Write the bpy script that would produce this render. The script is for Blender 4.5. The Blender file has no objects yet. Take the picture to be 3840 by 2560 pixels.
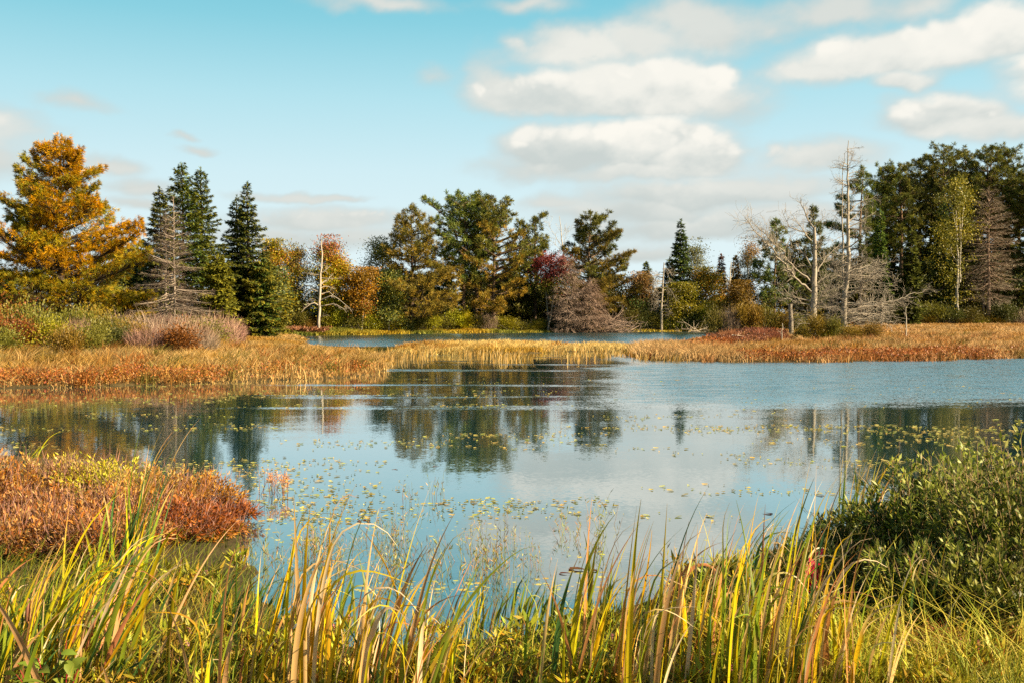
import bpy, math, random
import numpy as np
from mathutils import Vector, Matrix

# ------------------------------------------------------------------ camera, sky, sun, exposure
SC = bpy.context.scene
COL = SC.collection
F = 3733.0                     # focal length in photograph pixels (35 mm on 36 mm, 3840 wide)
CX, CY, HOR = 1920.0, 1280.0, 1172.0
H = 1.8                        # eye height above the water
PITCH = math.atan((CY - HOR) / F)

cam = bpy.data.cameras.new('camera')
cam.lens = 35.0; cam.sensor_width = 36.0
cam.clip_start = 0.05; cam.clip_end = 3000
camo = bpy.data.objects.new('camera', cam); COL.objects.link(camo)
camo.location = (0, 0, H); camo.rotation_euler = (math.pi / 2 - PITCH, 0, 0)
SC.camera = camo
SC.view_settings.view_transform = 'Standard'
SC.view_settings.look = 'None'
SC.view_settings.gamma = 1.0
EXPOSURE = 1.62
DOME = 1.0 / 2 ** EXPOSURE      # so the sky shows as bright as in the photograph
SC.view_settings.exposure = EXPOSURE
SC.cycles.max_bounces = 8
SC.cycles.diffuse_bounces = 3
SC.cycles.glossy_bounces = 3
SC.cycles.transmission_bounces = 4
SC.cycles.caustics_reflective = False
SC.cycles.caustics_refractive = False
SC.cycles.use_denoising = False

SKY_STRENGTH = 0.05
SUN_AZ = math.radians(110)     # clockwise from +Y (the view direction)
SUN_EL = math.radians(31)
sun_dir = Vector((math.sin(SUN_AZ) * math.cos(SUN_EL), math.cos(SUN_AZ) * math.cos(SUN_EL), math.sin(SUN_EL)))
sl = bpy.data.lights.new('sun', 'SUN')
sl.energy = 5.0; sl.angle = math.radians(0.5); sl.color = (1.0, 0.82, 0.53)
so = bpy.data.objects.new('sun', sl); COL.objects.link(so)
so.rotation_euler = sun_dir.to_track_quat('Z', 'Y').to_euler()
so.location = (30, -30, 40)


class NT:
    """small helper to write node trees"""
    def __init__(self, tree):
        self.t = tree; self.n = tree.nodes; self.l = tree.links
    def node(self, typ, **kw):
        nd = self.n.new(typ)
        for k, v in kw.items():
            setattr(nd, k, v)
        return nd
    def _set(self, sock, v):
        if hasattr(v, 'is_linked') or isinstance(v, bpy.types.NodeSocket):
            self.l.new(v, sock)
        else:
            sock.default_value = v
    def math(self, op, a, b=0.0, c=None, clamp=False):
        nd = self.n.new('ShaderNodeMath'); nd.operation = op; nd.use_clamp = clamp
        self._set(nd.inputs[0], a); self._set(nd.inputs[1], b)
        if c is not None: self._set(nd.inputs[2], c)
        return nd.outputs[0]
    def vec(self, op, a, b=None, c=None):
        nd = self.n.new('ShaderNodeVectorMath'); nd.operation = op
        self._set(nd.inputs[0], a)
        if b is not None: self._set(nd.inputs[1], b)
        if c is not None: self._set(nd.inputs[2], c)
        return nd.outputs['Value'] if op in ('LENGTH', 'DOT_PRODUCT') else nd.outputs[0]
    def scale(self, v, f):
        nd = self.n.new('ShaderNodeVectorMath'); nd.operation = 'SCALE'
        self._set(nd.inputs[0], v); self._set(nd.inputs['Scale'], f)
        return nd.outputs[0]
    def noise(self, v, scale, detail=3.0, rough=0.5, out='Fac'):
        nd = self.n.new('ShaderNodeTexNoise'); nd.noise_dimensions = '3D'
        self._set(nd.inputs['Vector'], v)
        nd.inputs['Scale'].default_value = scale
        nd.inputs['Detail'].default_value = detail
        nd.inputs['Roughness'].default_value = rough
        return nd.outputs[out]
    def smooth(self, v, a, b, to0=0.0, to1=1.0):
        nd = self.n.new('ShaderNodeMapRange'); nd.interpolation_type = 'SMOOTHSTEP'
        self._set(nd.inputs[0], v)
        nd.inputs[1].default_value = a; nd.inputs[2].default_value = b
        nd.inputs[3].default_value = to0; nd.inputs[4].default_value = to1
        return nd.outputs[0]
    def mix(self, fac, a, b, mode='MIX'):
        nd = self.n.new('ShaderNodeMix'); nd.data_type = 'RGBA'; nd.blend_type = mode
        self._set(nd.inputs[0], fac)
        self._set(nd.inputs[6], a if not isinstance(a, tuple) else (*a[:3], 1.0))
        self._set(nd.inputs[7], b if not isinstance(b, tuple) else (*b[:3], 1.0))
        return nd.outputs[2]


# clouds: x, y, half width, half height (in a 2352 x 1568 view of the sky), opacity
CLOUDS = [
    (1240, 225, 190, 44, 1.1), (1430, 210, 195, 62, 1.25), (1550, 208, 155, 72, 1.3), (1130, 200, 70, 60, .45), (1680, 245, 110, 60, .5),
    (1310, 345, 165, 56, 1.2), (1480, 340, 190, 62, 1.3), (1580, 360, 150, 58, 1.1), (1250, 390, 170, 30, .45), (1480, 400, 260, 28, .6),
    (1330, 108, 170, 50, .72), (1470, 100, 110, 45, .6), (1560, 40, 120, 50, .6), (1650, 75, 140, 60, .62), (1780, 60, 120, 40, .4),
    (1880, 160, 120, 40, .8), (2010, 128, 200, 50, .95), (2190, 98, 190, 50, 1.05), (2310, 64, 105, 52, 1.2), (1900, 25, 130, 40, .6), (2090, 20, 130, 36, .5),
    (2080, 183, 70, 24, .75), (2170, 266, 130, 48, 1.15), (2260, 285, 120, 34, .7), (2345, 285, 70, 34, .75), (2470, 150, 140, 60, .9),
    (1880, 365, 130, 34, .72), (1600, 455, 300, 38, .68), (1750, 440, 200, 32, .62), (1480, 492, 260, 32, .62), (1640, 525, 320, 34, .7), (1800, 500, 220, 34, .66),
    (1480, 585, 120, 22, .6), (740, 505, 230, 30, .72), (640, 540, 220, 26, .6), (820, 545, 180, 26, .5), (660, 450, 150, 12, .6), (760, 450, 100, 10, .6),
    (265, 374, 60, 20, .6), (330, 425, 90, 24, .55), (20, 380, 110, 50, .6), (170, 230, 80, 18, .42), (455, 334, 46, 10, .5), (430, 305, 36, 8, .4),
    (900, 6, 170, 22, .5), (1220, 10, 90, 18, .45), (990, 180, 40, 24, .3), (1270, 470, 90, 16, .5), (330, 465, 80, 16, .5),
    (-200, 300, 260, 60, .8), (2750, 330, 250, 80, .9), (1100, -250, 420, 110, .8), (2000, -400, 500, 120, .8), (300, -500, 400, 100, .6),
]


def make_world():
    w = bpy.data.worlds.new('World'); SC.world = w; w.use_nodes = True
    t = NT(w.node_tree); t.n.clear()
    sky = t.node('ShaderNodeTexSky'); sky.sky_type = 'NISHITA'; sky.sun_disc = False
    sky.sun_elevation = SUN_EL; sky.sun_rotation = SUN_AZ
    sky.altitude = 200; sky.air_density = 1.0; sky.dust_density = 0.6; sky.ozone_density = 1.6
    c = t.vec('MULTIPLY', sky.outputs[0], (1.0, 1.08, .85))
    bg = t.node('ShaderNodeBackground'); bg.inputs[1].default_value = SKY_STRENGTH
    t.l.new(c, bg.inputs[0])
    ow = t.node('ShaderNodeOutputWorld'); t.l.new(bg.outputs[0], ow.inputs[0])


make_world()
RNG = np.random.default_rng(11)


# ------------------------------------------------------------------ geometry helpers
def P2W(px, py, d):
    """photograph pixel + distance along the view -> world point"""
    dx = (px - CX) / F; dz = -(py - CY) / F
    c, s = math.cos(PITCH), math.sin(PITCH)
    y = c + dz * s; z = -s + dz * c
    k = d / y
    return Vector((dx * k, d, H + z * k))


def WP(px, py):
    """photograph pixel on the water surface -> world x, y"""
    dx = (px - CX) / F; dz = -(py - CY) / F
    c, s = math.cos(PITCH), math.sin(PITCH)
    y = c + dz * s; z = -s + dz * c
    k = -H / z
    return (dx * k, y * k)


def nrm(v):
    return v / np.maximum(np.linalg.norm(v, axis=-1, keepdims=True), 1e-9)


def vnoise(x, y, seed=0):
    x = np.asarray(x, float); y = np.asarray(y, float)
    xi = np.floor(x).astype(np.int64); yi = np.floor(y).astype(np.int64)
    fx = x - xi; fy = y - yi
    fx = fx * fx * (3 - 2 * fx); fy = fy * fy * (3 - 2 * fy)
    def h(a, b):
        n = (a * 374761393 + b * 668265263 + seed * 974711) & 0xffffffff
        n = ((n ^ (n >> 13)) * 1274126177) & 0xffffffff
        return ((n ^ (n >> 16)) & 0xffff) / 65535.0
    return (h(xi, yi) * (1 - fx) + h(xi + 1, yi) * fx) * (1 - fy) + (h(xi, yi + 1) * (1 - fx) + h(xi + 1, yi + 1) * fx) * fy


def fbm(x, y, seed=0):
    return (vnoise(x, y, seed) + .5 * vnoise(x * 2.1, y * 2.1, seed + 1) + .25 * vnoise(x * 4.3, y * 4.3, seed + 2)) / 1.75


class Geo:
    def __init__(self):
        self.v = []; self.c = []; self.t = []; self.q = []; self.nv = 0
    def add(self, v, c, tri=None, quad=None):
        v = np.asarray(v, np.float32).reshape(-1, 3)
        c = np.asarray(c, np.float32)
        if c.ndim == 1: c = np.tile(c, (len(v), 1))
        self.v.append(v); self.c.append(c)
        if tri is not None and len(tri): self.t.append(np.asarray(tri, np.int32).reshape(-1, 3) + self.nv)
        if quad is not None and len(quad): self.q.append(np.asarray(quad, np.int32).reshape(-1, 4) + self.nv)
        self.nv += len(v)
    def mesh(self, name, mat, smooth=False):
        me = bpy.data.meshes.new(name)
        v = np.concatenate(self.v); c = np.concatenate(self.c)
        t = np.concatenate(self.t) if self.t else np.zeros((0, 3), np.int32)
        q = np.concatenate(self.q) if self.q else np.zeros((0, 4), np.int32)
        me.vertices.add(len(v)); me.vertices.foreach_set('co', v.ravel())
        loops = np.concatenate([t.ravel(), q.ravel()]).astype(np.int32)
        tot = np.concatenate([np.full(len(t), 3, np.int32), np.full(len(q), 4, np.int32)])
        st = np.concatenate([[0], np.cumsum(tot)[:-1]]).astype(np.int32)
        me.loops.add(len(loops)); me.loops.foreach_set('vertex_index', loops)
        me.polygons.add(len(tot)); me.polygons.foreach_set('loop_start', st); me.polygons.foreach_set('loop_total', tot)
        if smooth: me.polygons.foreach_set('use_smooth', np.ones(len(tot), bool))
        at = me.color_attributes.new('Col', 'FLOAT_COLOR', 'POINT')
        at.data.foreach_set('color', np.concatenate([c, np.ones((len(c), 1), np.float32)], 1).astype(np.float32).ravel())
        me.materials.append(mat)
        me.update(); me.validate()
        return me


def leaves(g, P, D, S, L, W, C, wide=0.42, bend=0.0):
    """n leaf-shaped quads: base P, direction D, side vector S"""
    n = len(P)
    if n == 0: return
    P = np.asarray(P, float); D = nrm(np.asarray(D, float)); S = np.asarray(S, float)
    S = nrm(S - D * (S * D).sum(1, keepdims=True))
    L = np.broadcast_to(np.asarray(L, float), (n,))[:, None]; W = np.broadcast_to(np.asarray(W, float), (n,))[:, None]
    m = P + D * L * wide
    N = np.cross(D, S)
    tip = P + D * L + N * L * bend
    v = np.stack([P, m + S * W * .5, tip, m - S * W * .5], 1).reshape(-1, 3)
    c = np.repeat(np.asarray(C, float), 4, axis=0)
    q = np.arange(n * 4).reshape(n, 4)
    g.add(v, c, quad=q)


def tube(g, pts, rad, k=5, col=(.2, .15, .1), cap=False):
    pts = np.asarray(pts, float); n = len(pts)
    rad = np.broadcast_to(np.asarray(rad, float), (n,))
    T = np.gradient(pts, axis=0); T = nrm(T)
    ref = np.array([0, 0, 1.0]) if abs(T[0, 2]) < .8 else np.array([1.0, 0, 0])
    A = nrm(np.cross(T, ref)); B = np.cross(T, A)
    a = np.arange(k) * 2 * math.pi / k
    v = pts[:, None, :] + rad[:, None, None] * (np.cos(a)[None, :, None] * A[:, None, :] + np.sin(a)[None, :, None] * B[:, None, :])
    i = np.arange(n - 1)[:, None] * k; j = np.arange(k)[None, :]
    j2 = (j + 1) % k
    q = np.stack([i + j, i + j2, i + k + j2, i + k + j], -1).reshape(-1, 4)
    c = np.asarray(col, float)
    if c.ndim == 2: c = np.repeat(c, k, axis=0)
    g.add(v.reshape(-1, 3), c, quad=q)


def pal(rng, n, palette, weights=None, jit=0.22):
    p = np.asarray(palette, float)
    w = None if weights is None else np.asarray(weights, float) / np.sum(weights)
    i = rng.choice(len(p), n, p=w); j = rng.choice(len(p), n, p=w)
    t = rng.random((n, 1)) * .6
    c = p[i] * (1 - t) + p[j] * t
    return c * np.exp(rng.normal(0, jit, (n, 1)))


# ------------------------------------------------------------------ objects
def thing(name, label, cat, loc=(0, 0, 0), rz=0.0, group=None):
    o = bpy.data.objects.new(name, None); COL.objects.link(o)
    o.empty_display_size = .3
    o.location = loc; o.rotation_euler = (0, 0, rz)
    o['label'] = label; o['category'] = cat
    if group: o['group'] = group
    return o


def part(name, mesh, parent):
    o = bpy.data.objects.new(name, mesh); COL.objects.link(o); o.parent = parent
    return o


def solo(name, mesh, label, cat, loc=(0, 0, 0), rz=0.0, group=None):
    o = bpy.data.objects.new(name, mesh); COL.objects.link(o)
    o.location = loc; o.rotation_euler = (0, 0, rz)
    o['label'] = label; o['category'] = cat
    if group: o['group'] = group
    return o


def mass(name, mesh, label, cat):
    o = bpy.data.objects.new(name, mesh); COL.objects.link(o)
    o['kind'] = 'stuff'; o['label'] = label; o['category'] = cat
    return o


def dup(root, label, loc, rz=0.0, scale=(1, 1, 1), tint=None, group=None):
    r = root.copy(); COL.objects.link(r)
    r.location = loc; r.rotation_euler = (0, 0, rz); r.scale = scale
    r['label'] = label
    if group: r['group'] = group
    if tint is not None: r.color = (*tint, 1)
    for ch in list(root.children):
        c = ch.copy(); COL.objects.link(c); c.parent = r
        if tint is not None and ch.name.split('.')[0] != 'trunk': c.color = (*tint, 1)
    return r


def move(o, loc, rz=0.0, scale=(1, 1, 1), tint=None):
    o.location = loc; o.rotation_euler = (0, 0, rz); o.scale = scale
    if tint is not None:
        o.color = (*tint, 1)
        for ch in o.children:
            if ch.name.split('.')[0] != 'trunk': ch.color = (*tint, 1)


# ------------------------------------------------------------------ materials
def mat_foliage(name, trans=0.3, rough=0.6, spec=0.25, var=0.18):
    m = bpy.data.materials.new(name); m.use_nodes = True
    t = NT(m.node_tree); t.n.clear()
    at = t.node('ShaderNodeAttribute'); at.attribute_name = 'Col'
    oi = t.node('ShaderNodeObjectInfo')
    c = t.mix(1.0, at.outputs['Color'], oi.outputs['Color'], 'MULTIPLY')
    hv = t.node('ShaderNodeHueSaturation')
    t.l.new(t.math('MULTIPLY_ADD', oi.outputs['Random'], 0.03, 0.485), hv.inputs['Hue'])
    t.l.new(t.math('MULTIPLY_ADD', oi.outputs['Random'], var * 1.8, .90 - var * .9), hv.inputs['Value'])
    t.l.new(c, hv.inputs['Color'])
    hv.inputs['Saturation'].default_value = 1.09
    b = t.node('ShaderNodeBsdfPrincipled')
    t.l.new(hv.outputs[0], b.inputs['Base Color'])
    b.inputs['Roughness'].default_value = rough
    b.inputs['Specular IOR Level'].default_value = spec
    tr = t.node('ShaderNodeBsdfTranslucent'); t.l.new(hv.outputs[0], tr.inputs[0])
    mx = t.node('ShaderNodeMixShader'); mx.inputs[0].default_value = trans
    t.l.new(b.outputs[0], mx.inputs[1]); t.l.new(tr.outputs[0], mx.inputs[2])
    o = t.node('ShaderNodeOutputMaterial'); t.l.new(mx.outputs[0], o.inputs[0])
    return m


def mat_bark(name, scale=6.0, contrast=0.5):
    m = bpy.data.materials.new(name); m.use_nodes = True
    t = NT(m.node_tree); t.n.clear()
    at = t.node('ShaderNodeAttribute'); at.attribute_name = 'Col'
    tc = t.node('ShaderNodeTexCoord')
    v = t.vec('MULTIPLY', tc.outputs['Object'], (1, 1, .18))
    n = t.noise(v, scale, 5, .65)
    f = t.math('MULTIPLY_ADD', n, contrast * 2, 1 - contrast)
    c = t.scale(at.outputs['Color'], f)
    b = t.node('ShaderNodeBsdfPrincipled'); t.l.new(c, b.inputs['Base Color'])
    b.inputs['Roughness'].default_value = .9; b.inputs['Specular IOR Level'].default_value = .15
    bp = t.node('ShaderNodeBump'); bp.inputs['Strength'].default_value = .5; bp.inputs['Distance'].default_value = .03
    t.l.new(n, bp.inputs['Height']); t.l.new(bp.outputs[0], b.inputs['Normal'])
    o = t.node('ShaderNodeOutputMaterial'); t.l.new(b.outputs[0], o.inputs[0])
    return m


M_NEEDLE = mat_foliage('needles', .18, .6, .2)
M_LEAF = mat_foliage('leaves', .28, .5, .3)
M_BLADE = mat_foliage('blades', .32, .42, .35, .12)
M_GRASS = mat_foliage('grass_blades', .35, .6, .2)
M_TWIG = mat_foliage('twigs', .0, .9, .1)
M_BARK = mat_bark('bark')
M_DEADWOOD = mat_bark('weathered_wood', 9, .35)
M_BIRCH = mat_bark('birch_bark', 14, .45)


def mat_ground():
    m = bpy.data.materials.new('marsh_soil'); m.use_nodes = True
    t = NT(m.node_tree); t.n.clear()
    ge = t.node('ShaderNodeNewGeometry')
    n = t.noise(ge.outputs['Position'], .7, 6, .65)
    n2 = t.noise(ge.outputs['Position'], 9, 4, .6)
    c = t.mix(t.smooth(n, .35, .65), (.035, .026, .014), (.10, .065, .026))
    c = t.mix(t.smooth(n2, .4, .7), c, (.055, .045, .018))
    b = t.node('ShaderNodeBsdfPrincipled'); t.l.new(c, b.inputs['Base Color'])
    b.inputs['Roughness'].default_value = .95; b.inputs['Specular IOR Level'].default_value = .1
    bp = t.node('ShaderNodeBump'); bp.inputs['Strength'].default_value = .7; bp.inputs['Distance'].default_value = .05
    t.l.new(n2, bp.inputs['Height']); t.l.new(bp.outputs[0], b.inputs['Normal'])
    o = t.node('ShaderNodeOutputMaterial'); t.l.new(b.outputs[0], o.inputs[0])
    return m


def mat_water():
    m = bpy.data.materials.new('pond_water'); m.use_nodes = True
    t = NT(m.node_tree); t.n.clear()
    ge = t.node('ShaderNodeNewGeometry'); pos = ge.outputs['Position']
    sp = t.node('ShaderNodeSeparateXYZ'); t.l.new(pos, sp.inputs[0])
    X, Y = sp.outputs[0], sp.outputs[1]
    # wind: where the surface is ruffled
    wn = t.noise(t.vec('MULTIPLY', pos, (.035, .12, 0)), 1.0, 4, .6)
    wn = t.math('SUBTRACT', wn, .5)
    yd = t.math('MULTIPLY_ADD', wn, 10.0, Y)
    edge = t.math('MULTIPLY_ADD', X, -.12, yd)       # nearer on the right
    band = t.math('MULTIPLY', t.smooth(edge, 15.5, 22.5), .9)
    side = t.smooth(t.math('MULTIPLY_ADD', wn, 9.0, t.math('MULTIPLY_ADD', Y, -.12, X)), -1.8, 1.8)
    far = t.math('MULTIPLY', t.smooth(yd, 51, 56), t.smooth(X, -19, -9))
    streak = t.math('MULTIPLY', t.smooth(t.noise(t.vec('MULTIPLY', pos, (.05, .5, 0)), 1.0, 3, .55), .52, .64), t.smooth(Y, 16, 22))
    streak = t.math('MULTIPLY', streak, t.smooth(X, -9, -3))
    ruf = t.math('MAXIMUM', t.math('MULTIPLY', band, side), far)
    ruf = t.math('MAXIMUM', ruf, t.math('MULTIPLY', streak, .35), clamp=True)
    rip = t.smooth(t.noise(t.vec('MULTIPLY', pos, (.9, 2.2, 0)), 1.0, 4, .6), .3, .7, .55, 1.2)
    ruf = t.math('MULTIPLY', ruf, rip)
    # slopes straight from noise colours (keeps its strength at grazing distance)
    def slope(scale, det):
        c = t.noise(t.vec('MULTIPLY', pos, (.6, 1.0, 1)), scale, det, .55, 'Color')
        return t.vec('SUBTRACT', c, (.5, .5, .5))
    s1 = t.scale(slope(2.2, 3), t.math('MULTIPLY_ADD', ruf, .14, .012))
    s2 = t.scale(slope(38.0, 2), t.math('MULTIPLY_ADD', ruf, .95, .026))
    s = t.vec('ADD', s1, s2)
    s = t.vec('MULTIPLY', s, (.4, 1.2, 0))
    # of a rippled surface one sees mostly the slopes that face the eye
    s = t.vec('ADD', s, t.scale(t.vec('MULTIPLY', ge.outputs['Incoming'], (1, 1, 0)), t.math('MULTIPLY', ruf, .15)))
    nn = t.vec('NORMALIZE', t.vec('ADD', s, (0, 0, 1)))
    # reflectance by viewing angle: a film of sky toward the horizon, teal depth close by
    c = t.math('ABSOLUTE', t.vec('DOT_PRODUCT', ge.outputs['True Normal'], ge.outputs['Incoming']))
    r = t.math('POWER', t.math('SUBTRACT', 1.0, c, clamp=True), 2.4)
    r = t.math('MULTIPLY_ADD', r, .94, .06)
    r = t.math('MULTIPLY', r, t.math('MULTIPLY_ADD', ruf, -.30, 1.0))
    gl = t.node('ShaderNodeBsdfGlossy'); gl.inputs['Roughness'].default_value = .03
    gl.inputs['Color'].default_value = (.97, 1, 1, 1)
    t.l.new(nn, gl.inputs['Normal'])
    df = t.node('ShaderNodeBsdfDiffuse'); df.inputs['Color'].default_value = (.011, .042, .047, 1)
    mx = t.node('ShaderNodeMixShader'); t.l.new(r, mx.inputs[0]); t.l.new(df.outputs[0], mx.inputs[1]); t.l.new(gl.outputs[0], mx.inputs[2])
    o = t.node('ShaderNodeOutputMaterial'); t.l.new(mx.outputs[0], o.inputs[0])
    return m


M_GROUND = mat_ground(); M_WATER = mat_water()

def make_sky():
    """the part of the sky before the camera: a real dome far out, cumulus and blue as it glows there"""
    R = 2200.0
    a = np.linspace(-1, 1, 861); az = np.radians(34) * a + np.radians(46) * a ** 7
    e = np.linspace(0, 1, 421); el = np.radians(-2.5) + np.radians(24) * e + np.radians(38) * e ** 6
    A, E = np.meshgrid(az, el)
    def fb(sx, sy, seed, n=6, ro=.55):
        s = 0; k = 1; tot = 0
        for i in range(n):
            s = s + k * vnoise(A * sx * 2 ** i + 50, E * sy * 2 ** i + 50, seed + i); tot += k; k *= ro
        return s / tot - .5
    wx, wy = fb(9, 16, 1, 5), fb(9, 16, 21, 5)
    w2x, w2y = fb(34, 50, 61, 5), fb(34, 50, 71, 5)
    fine = fb(26, 46, 41, 6, .58)
    a_ = A + wx * .045 + w2x * .016; e_ = E + wy * .018 + w2y * .012
    rr = np.random.default_rng(4)
    acc = np.full(A.shape, -3.0); base = np.zeros(A.shape); sun_ = np.zeros(A.shape)
    def blob(x, y, rx, ry, op, low, glow):
        nonlocal acc, base
        a0 = math.atan((x - 1176) / 2287.0); e0 = math.atan((718 - y) / 2287.0 * math.cos(a0))
        ax, ay = rx * 1.16 / 2287, ry * 1.38 / 2287
        i0, i1 = np.searchsorted(el, [e0 - ay * 4 - .10, e0 + ay * 4 + .10]); j0, j1 = np.searchsorted(az, [a0 - ax * 4 - .2, a0 + ax * 4 + .2])
        if i1 <= i0 or j1 <= j0: return
        W = (slice(i0, i1), slice(j0, j1))
        u = (a_[W] - a0) / ax; v = (e_[W] - e0) / ay
        v2 = np.where(v < 0, v * -low, v)
        d = op * (1 - np.sqrt(u * u + v2 * v2))
        o = acc[W]; m = np.maximum(o, d); df = np.abs(o - d)
        acc[W] = m + np.maximum(0, .2 - df) ** 2 / .8
        # how high in its own cloud: the sunlit top, the grey foot
        k = np.clip((d - o) / .3 + .5, 0, 1)
        base[W] = base[W] * (1 - k) + np.clip(v * .5 + .5, -1, 1.2) * k
        sun_[W] = sun_[W] * (1 - k) + glow * k
    for (x, y, rx, ry, op) in CLOUDS:
        blob(x, y + ry * .06, rx, ry * .95, op, 1.2, min(1, max(.05, (op - .55) / .4)))
    puff = acc.copy()
    for (x, y, rx, ry, op) in CLOUDS:
        if ry < 30 or op < .7: continue
        for k in range(int(10 + rx / 14)):
            u = rr.uniform(-.85, .85); top = math.sqrt(1 - u * u)
            r_ = ry * rr.uniform(.22, .5)
            blob(x + u * rx, y - ry * top * rr.uniform(.05, .62), r_ * 1.5, r_, op * rr.uniform(.35, .75), 1.0, min(1, max(.05, (op - .55) / .4)))
    sm = lambda x, lo, hi: np.clip((x - lo) / (hi - lo), 0, 1) ** 2 * (3 - 2 * np.clip((x - lo) / (hi - lo), 0, 1))
    d0 = acc + fine * .34
    mask = sm(d0, -.12, .46) * .98
    lit = sm(base + fine * .7 + .25 * (acc - puff), -.10, .62) * (.1 + .9 * sm(d0, .02, .50)) * (.15 + .85 * sun_)
    C0 = np.array((.60, .655, .635)); C1 = np.array((1.0, .965, .88))
    cloud = C0 + (C1 - C0) * lit[..., None]
    xs = np.radians([-3, 0, 4, 8, 12, 16, 19, 26, 40, 65])
    ramp = np.array([(.78, .91, .92), (.78, .91, .93), (.75, .90, .93), (.64, .855, .915), (.46, .77, .86), (.26, .64, .76), (.17, .555, .69), (.09, .42, .56), (.06, .30, .44), (.04, .2, .34)])
    sky = np.stack([np.interp(E, xs, ramp[:, k]) for k in range(3)], -1)
    col = sky * (1 - mask[..., None]) + cloud * mask[..., None]
    v = np.stack([np.sin(A) * np.cos(E), np.cos(A) * np.cos(E), np.sin(E)], -1) * R
    n, m = A.shape
    i = np.arange(n - 1)[:, None] * m; j = np.arange(m - 1)[None, :]
    q = np.stack([i + j, i + m + j, i + m + j + 1, i + j + 1], -1).reshape(-1, 4)
    g = Geo(); g.add(v.reshape(-1, 3), col.reshape(-1, 3), quad=q)
    mt = bpy.data.materials.new('sky_glow'); mt.use_nodes = True
    t = NT(mt.node_tree); t.n.clear()
    at = t.node('ShaderNodeAttribute'); at.attribute_name = 'Col'
    em = t.node('ShaderNodeEmission'); em.inputs[1].default_value = DOME
    t.l.new(at.outputs['Color'], em.inputs[0])
    o = t.node('ShaderNodeOutputMaterial'); t.l.new(em.outputs[0], o.inputs[0])
    mt.cycles.emission_sampling = 'NONE'
    ob = bpy.data.objects.new('sky', g.mesh('sky', mt, True)); COL.objects.link(ob); ob['kind'] = 'structure'


make_sky()

# ------------------------------------------------------------------ land and water
def poly(pts): return np.array([WP(*p) for p in pts])


POLY = {
    'left': np.concatenate([poly([(-900, 1462), (-300, 1455), (0, 1453), (350, 1446), (650, 1438), (1000, 1428), (1250, 1416), (1390, 1404), (1440, 1385),
                                  (1462, 1362), (1455, 1340), (1380, 1318), (1240, 1306), (1150, 1300), (1135, 1275), (1130, 1262), (980, 1262), (860, 1262)]),
                            [[-40, 110], [-70, 110]]]),
    'isle': poly([(1475, 1330), (1560, 1326), (1760, 1328), (1980, 1325), (2080, 1318), (2250, 1317), (2330, 1318), (2420, 1322), (2420, 1306), (2250, 1306),
                  (2060, 1302), (1900, 1296), (1700, 1294), (1560, 1298), (1490, 1308)]),
    'right': np.concatenate([poly([(2385, 1340), (2450, 1350), (2650, 1354), (2900, 1357), (3200, 1355), (3500, 1349), (3840, 1340), (4600, 1336)]),
                             [[75, 60], [75, 100], [22, 100], [21, 88]], poly([(2760, 1262), (2700, 1275), (2600, 1296), (2480, 1306), (2400, 1312)])]),
    'far': np.concatenate([poly([(700, 1266), (860, 1262), (1000, 1257), (1100, 1258), (1350, 1257), (1500, 1253), (1700, 1251), (1900, 1249), (2100, 1247), (2300, 1245), (2500, 1244), (2700, 1244), (2800, 1252)]),
                           [[30, 75], [400, 90], [600, 900], [-600, 900], [-400, 60], [-45, 75]]]),
    'near': np.concatenate([poly([(-1500, 1690), (-300, 1700), (200, 1722), (600, 1795), (860, 1940), (890, 2080), (930, 2230), (1060, 2380), (1300, 2440), (1600, 2420), (1850, 2430), (2100, 2380), (2400, 2290),
                                  (2700, 2190), (3000, 2085), (3200, 1960), (3450, 1840), (3840, 1745), (5000, 1700)]), [[60, 10], [60, -60], [-60, -60], [-60, 10]]]),
}


def sd_poly(x, y, P):
    """signed distance, positive inside"""
    x = np.asarray(x, float); y = np.asarray(y, float)
    d = np.full(x.shape, 1e18); ins = np.zeros(x.shape, bool)
    for i in range(len(P)):
        ax, ay = P[i]; bx, by = P[(i + 1) % len(P)]
        ex, ey = bx - ax, by - ay
        t = np.clip(((x - ax) * ex + (y - ay) * ey) / (ex * ex + ey * ey + 1e-12), 0, 1)
        d = np.minimum(d, (x - ax - t * ex) ** 2 + (y - ay - t * ey) ** 2)
        c = (ay > y) != (by > y)
        ins ^= c & (x < (bx - ax) * (y - ay) / (by - ay + 1e-12) + ax)
    return np.where(ins, 1, -1) * np.sqrt(d)


def ground_z(x, y):
    x = np.asarray(x, float); y = np.asarray(y, float)
    z = np.full(x.shape, -.6)
    wob = (fbm(x * .6, y * .6, 3) - .5) * .7
    for k, P in POLY.items():
        sd = sd_poly(x, y, P) + wob * (np.clip(y / 30, .15, 1))
        land = .03 + .22 * (1 - np.exp(-np.maximum(sd, 0) / 5))
        if k in ('far', 'left'): land = land + .45 * (1 - np.exp(-np.maximum(sd - 3, 0) / 14))
        if k == 'isle': land = .03 + .04 * np.minimum(np.maximum(sd, 0), 1)
        if k == 'right': land = .03 + .14 * (1 - np.exp(-np.maximum(sd, 0) / 4))
        if k == 'near': land = .02 + .14 * (1 - np.exp(-np.maximum(sd, 0) / 2.0))
        zz = np.where(sd > 0, land, np.maximum(-.6, .03 + sd * .35))
        z = np.maximum(z, zz)
    return z + np.where(z > 0.02, (fbm(x * 1.3, y * 1.3, 8) - .5) * .05, 0)


def gz(x, y): return float(ground_z(np.array([x]), np.array([y]))[0])


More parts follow.
